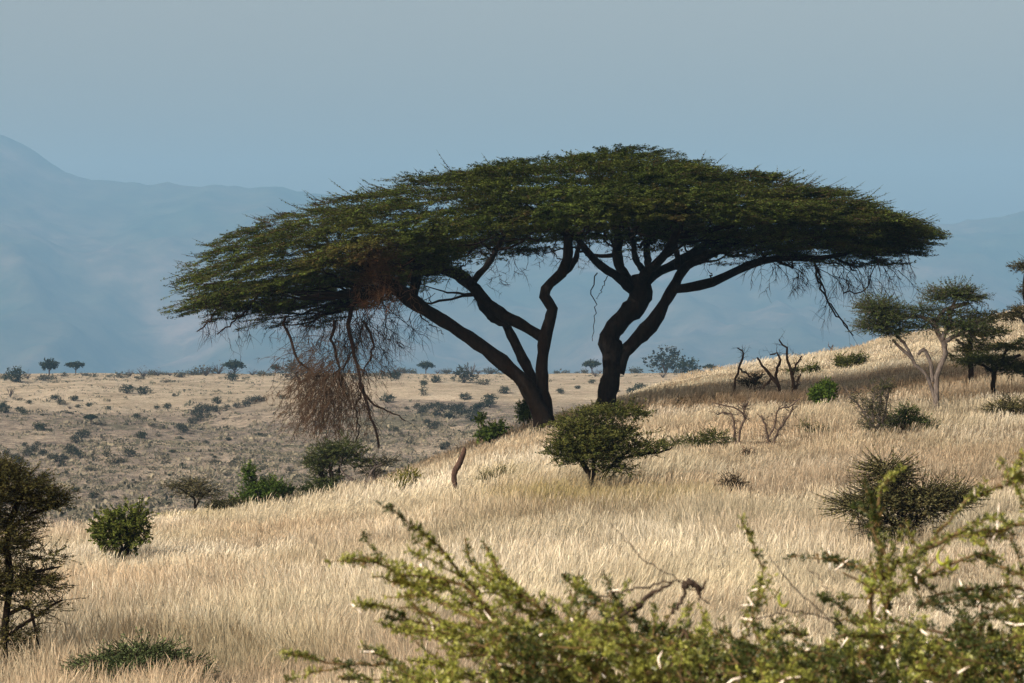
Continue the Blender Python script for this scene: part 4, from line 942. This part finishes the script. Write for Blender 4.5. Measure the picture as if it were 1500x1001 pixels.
BARE = [
 ([(1040, 885, 2), (980, 840, 1.8), (943, 819, 1.6), (920, 797, 1.4), (894, 765, 1)], 0),
 ([(1231, 912, 2), (1201, 894, 1.8), (1164, 860, 1.5), (1127, 815, 1)], .1),
 ([(1245, 905, 1.6), (1227, 883, 1.4), (1183, 830, .9)], .2),
 ([(1100, 905, 2), (1149, 898, 2), (1194, 901, 2), (1230, 915, 2)], 0),
 ([(875, 876, 2), (924, 864, 2.4), (965, 856, 2.6), (1000, 850, 1.6)], -.1),
 ([(890, 930, 6), (905, 905, 8), (931, 890, 8), (961, 866, 5), (985, 852, 3)], -.1),
 ([(985, 900, 4), (1002, 870, 5), (1008, 858, 8), (1018, 856, 9), (1028, 864, 6), (1034, 850, 2.5)], .0),
 ([(1000, 862, 5), (1012, 853, 7), (1024, 868, 5), (1024, 880, 2)], -.02),
]
mains = []
for pts, w_, dens_ in BR:
    q = fpoly(pts, w_, w_ + rng.uniform(-.15, .25)); q[1:-1, :3] += rng.normal(0, .0025, (16, 3)); q[:, 3] *= .8; mains.append((q, dens_ + .35))
    for rep_ in range(1):   # companion sprays beside each main branch
        du, dp = rng.uniform(-28, 34), rng.uniform(6, 44); q3 = fpoly([(a_ + du * (1 - i_ / len(pts)) + rng.normal(0, 4), b_ + dp + rng.normal(0, 4), r_ * .6) for i_, (a_, b_, r_) in enumerate(pts[:-1])], w_ + rng.uniform(-.2, .3))
        mains.append((q3, dens_ + .1)); tubes(fb, q3[None, :, :3], q3[None, :, 3] * .8, 6, (.085, .065, .035), knob=.15)
    tubes(fb, q[None, :, :3], q[None, :, 3], 7, (.085, .065, .035), knob=.15)
for pts, w_ in BARE:
    q = fpoly(pts, w_); q[1:-1, :3] += rng.normal(0, .0025, (16, 3))
    tubes(fb, q[None, :, :3], q[None, :, 3] * .55, 6, (.03, .024, .02), knob=.3)
# dense mass of twigs below
TOPU = [420, 560, 640, 700, 760, 850, 950, 1050, 1150, 1250, 1350, 1420, 1560]; TOPP = [1020, 1000, 980, 960, 935, 920, 915, 920, 938, 938, 930, 915, 905]
seg = []
for k in range(540):
    u = rng.uniform(560, 1580) if k % 3 else rng.uniform(760, 1580)
    tp = np.interp(u, TOPU, TOPP) + 22 * math.sin(u * .021) * math.sin(u * .0083 + 1) - 16 * rng.uniform(-.2, 1) ** 3 - 26 * (rng.uniform() < .10)
    py = tp + rng.uniform(0, 1) ** .9 * max(1060 - tp, 30)
    w_ = rng.uniform(-.55, .75)
    lean_ = rng.normal(-45 if u < 950 else -15, 55)
    L = rng.uniform(40, 110)
    a = [(u - lean_, py + L * .8, 2.4), (u - lean_ * .45 + rng.normal(0, 8), py + L * .35, 1.9), (u, py, 1.1)]
    if k % 4 == 0: a = [(u - L * rng.choice([-1, 1]), py + 18, 2.2), (u - lean_ * .3, py + 10, 1.8), (u, py, 1.1)]
    q = fpoly(a, w_, w_ + rng.uniform(-.1, .1), K=8); q[1:-1, :3] += rng.normal(0, .005, (6, 3)); seg.append(q)
seg = np.array(seg); tubes(fb, seg[:, :, :3], seg[:, :, 3] * .9, 5, (.075, .058, .032))
mains += [(s, .85) for s in seg]
# stems up from the ground
bases = np.array([[1.0, 0, 0], [-.3, .1, 0], [.3, -.1, 0], [0, 0, 0]]) * .12 + FO
for b_ in range(14):
    s0 = seg[rng.integers(len(seg)), 0, :3]
    p = np.array([list(bases[b_ % 4] - [0, 0, .05]) + [.014], list((bases[b_ % 4] * .6 + s0 * .4) + [0, 0, -.1]) + [.011], list(s0) + [.005]])
    q = resamp(p, 12); tubes(fb, q[None, :, :3], q[None, :, 3], 7, (.06, .045, .03), knob=.12)
    for j in range(30):
        s1 = seg[rng.integers(len(seg)), 0, :3]; k_ = rng.integers(6, 12)
        if np.linalg.norm(s1 - q[k_, :3]) < .5:
            p2 = np.array([list(q[k_, :3]) + [.005], list((q[k_, :3] + s1) / 2 + rng.normal(0, .02, 3)) + [.004], list(s1) + [.003]])
            tubes(fb, resamp(p2, 6)[None, :, :3], resamp(p2, 6)[None, :, 3], 5, (.06, .045, .03))
# side twigs
sd = []
for q, dn in mains:
    Lq = np.linalg.norm(np.diff(q[:, :3], axis=0), axis=1).sum()
    for j in range(int(Lq * (13 if len(q) > 10 else 9) * dn) + 1):
        k_ = rng.integers(1, len(q) - 1); t_ = norm(q[k_ + 1, :3] - q[k_ - 1, :3])
        hz_ = np.array([-1. if q[k_, 0] < .17 else rng.choice([-1., 1.]), 0, .12]); d_ = norm(t_ * rng.uniform(.5, 1.1) + hz_ * rng.uniform(.2, .8) + rng.normal(0, .32, 3)); L = rng.uniform(.03, .12)
        s_ = np.linspace(0, 1, 6)[:, None]; pth = q[k_, :3] + d_ * L * s_ + rng.normal(0, .0025, (6, 3)) * s_
        sd.append(np.column_stack([pth, np.linspace(.0018, .0008, 6)]))
sd = np.array(sd); tubes(fb, sd[:, :, :3], sd[:, :, 3], 4, (.10, .075, .035))
# leaf tufts: small feathery compound leaves at every node of a twig
allq = [(q, dn) for q, dn in mains] + [(s, 1.0) for s in sd]
C, T = [], []
for q, dn in allq:
    L = np.linalg.norm(np.diff(q[:, :3], axis=0), axis=1); tot = L.sum(); n_ = rng.poisson(max(tot / .0085 * 1.7 * dn, .5))
    if n_ == 0: continue
    cs = np.concatenate([[0], np.cumsum(L)]); t_ = rng.uniform(0, 1, n_) * tot
    C.append(np.stack([np.interp(t_, cs, q[:, a]) for a in range(3)], 1)); T.append(np.repeat(norm(q[-1:, :3] - q[:1, :3]), n_, 0))
C = np.concatenate(C); T = np.concatenate(T); n_ = len(C); NPL = 4
tone = np.clip(.38 - .06 + 1.0 * fbm(C[:, 0], C[:, 2] * 1.3 + C[:, 1] * .5, .10, 71, 3) + rng.normal(0, .28, n_), 0, 1)[:, None]
cc = np.array([.03, .048, .011]) * (1 - tone) + np.array([.215, .25, .05]) * tone
cc = np.where(rng.uniform(0, 1, (n_, 1)) < .06, np.array([.14, .10, .04]), cc)
dirs_ = norm(rng.normal(0, 1, (n_, NPL, 3)) + T[:, None] * .3 + np.array([0, 0, .35]))
Ll = rng.uniform(.006, .0145, (n_, NPL))
tt = np.array([.35, .62, .9])
for s_ in tt:   # three leaflet pairs per pinna
    cen_ = C[:, None] + dirs_ * (Ll * s_)[..., None]
    dd_ = dirs_ + rng.normal(0, .6, (n_, NPL, 3)); nn_ = rng.normal(0, .7, (n_, NPL, 3)) + [0, 0, 1.]
    leaves(fl, cen_.reshape(-1, 3), dd_.reshape(-1, 3), nn_.reshape(-1, 3), (Ll * .62).ravel(), (Ll * .36).ravel(), np.repeat(cc * rng.uniform(.8, 1.25, (n_, 1)), NPL, 0))
# white spines in pairs
S0, S1 = [], []
for q, dn in allq:
    tot = np.linalg.norm(np.diff(q[:, :3], axis=0), axis=1).sum(); m_ = rng.poisson(tot / (.20 if len(q) > 10 else .6 if len(q) > 6 else 1.1))
    for j in range(m_):
        k_ = rng.integers(0, len(q)); p_ = q[k_, :3]; ax = norm(rng.normal(0, 1, 3)); L_ = rng.uniform(.012, .028)
        for sgn in (1, -1):
            d_ = norm(ax * sgn + rng.normal(0, .35, 3)); S0.append(p_); S1.append(p_ + d_ * L_)
S0, S1 = np.array(S0), np.array(S1); m_ = len(S0)
Pq = np.stack([S0, S0 * .5 + S1 * .5, S1], 1); tubes(ft, Pq, np.repeat(np.array([[.0019, .0014, .0003]]), m_, 0), 5, (.72, .70, .64))
# curled pods and the swollen green gall
for (u_, p_) in ((1385, 818), (1398, 826), (1150, 880), (1270, 960), (1262, 985)):
    a_ = np.linspace(0, 4.2, 10); r_ = 11
    P_ = np.stack([(u_ + r_ * np.cos(a_) * .5 - CX) / F * FY, FY + .05 * np.sin(a_ * .5), -((p_ + r_ * np.sin(a_)) - CY) / F * FY], 1)
    tubes(fl, P_[None], np.array([[.0008, .002, .003, .003, .003, .003, .003, .003, .002, .0008]]), 6, (.30, .36, .05))
for (u_, p_, r_) in ((1281, 868, 7), (1287, 858, 6), (1278, 856, 5)):
    c_ = np.array([(u_ - CX) / F * FY, FY + .08, -(p_ - CY) / F * FY]); rr_ = r_ / F * FY
    z_ = np.linspace(-1, 1, 9); P_ = c_ + np.stack([0 * z_, 0 * z_, z_ * rr_], 1)
    tubes(fl, P_[None], (rr_ * np.sqrt(1 - z_ ** 2 * .98))[None], 9, (.15, .20, .03))
for a_ in range(len(ft.v)): fb.v.append(ft.v[a_]); fb.c.append(ft.c[a_])
fb.f4 += [a_ + fb.n for a_ in ft.f4]; fb.n += ft.n
link('branches', fb.mesh('branches', M_TWIG, FO), froot)
link('leaves', fl.mesh('leaves', M_FLEAF, FO), froot)
# ------------------------------------------------------------------ light, camera
el, az = R(34), R(41)
ld = np.array([math.cos(el) * math.cos(az), math.cos(el) * math.sin(az), -math.sin(el)])
import mathutils
sun = bpy.data.lights.new('sun', 'SUN'); sun.energy = 5.0; sun.angle = R(.55); sun.color = (1, .96, .89)
so = bpy.data.objects.new('sun', sun); SC.collection.objects.link(so)
so.rotation_euler = mathutils.Vector(ld).to_track_quat('-Z', 'Y').to_euler(); so.location = (-200, -80, 200)
w = bpy.data.worlds.new('World'); SC.world = w; w.use_nodes = True; nt = w.node_tree; nt.nodes.clear()
sky = nt.nodes.new('ShaderNodeTexSky'); sky.sky_type = 'NISHITA'; sky.sun_disc = False; sky.sun_elevation = el
sky.sun_rotation = math.atan2(-ld[0], -ld[1]); sky.air_density = .9; sky.dust_density = 9.0; sky.ozone_density = .5; sky.altitude = 300
bg = nt.nodes.new('ShaderNodeBackground'); bg.inputs[1].default_value = .15
wo_ = nt.nodes.new('ShaderNodeOutputWorld'); nt.links.new(mixc(nt, sky.outputs[0], (1.42, 1.06, .78), 1.0, 'MULTIPLY'), bg.inputs[0]); nt.links.new(bg.outputs[0], wo_.inputs[0])
cam = bpy.data.cameras.new('camera'); cam.lens = 100; cam.sensor_width = 36; cam.clip_start = .1; cam.clip_end = 40000
cam.dof.use_dof = True; cam.dof.focus_distance = 80; cam.dof.aperture_fstop = 19
co = bpy.data.objects.new('camera', cam); SC.collection.objects.link(co); co.location = (0, 0, 0); co.rotation_euler = (R(90), 0, 0); SC.camera = co
SC.view_settings.view_transform = 'Standard'; SC.view_settings.look = 'None'; SC.view_settings.exposure = .40; SC.view_settings.gamma = 1
SC.cycles.use_denoising = True; SC.cycles.denoising_prefilter = 'NONE'; SC.cycles.max_bounces = 6; SC.cycles.diffuse_bounces = 3; SC.cycles.transmission_bounces = 3; SC.cycles.volume_bounces = 0; SC.cycles.transparent_max_bounces = 8
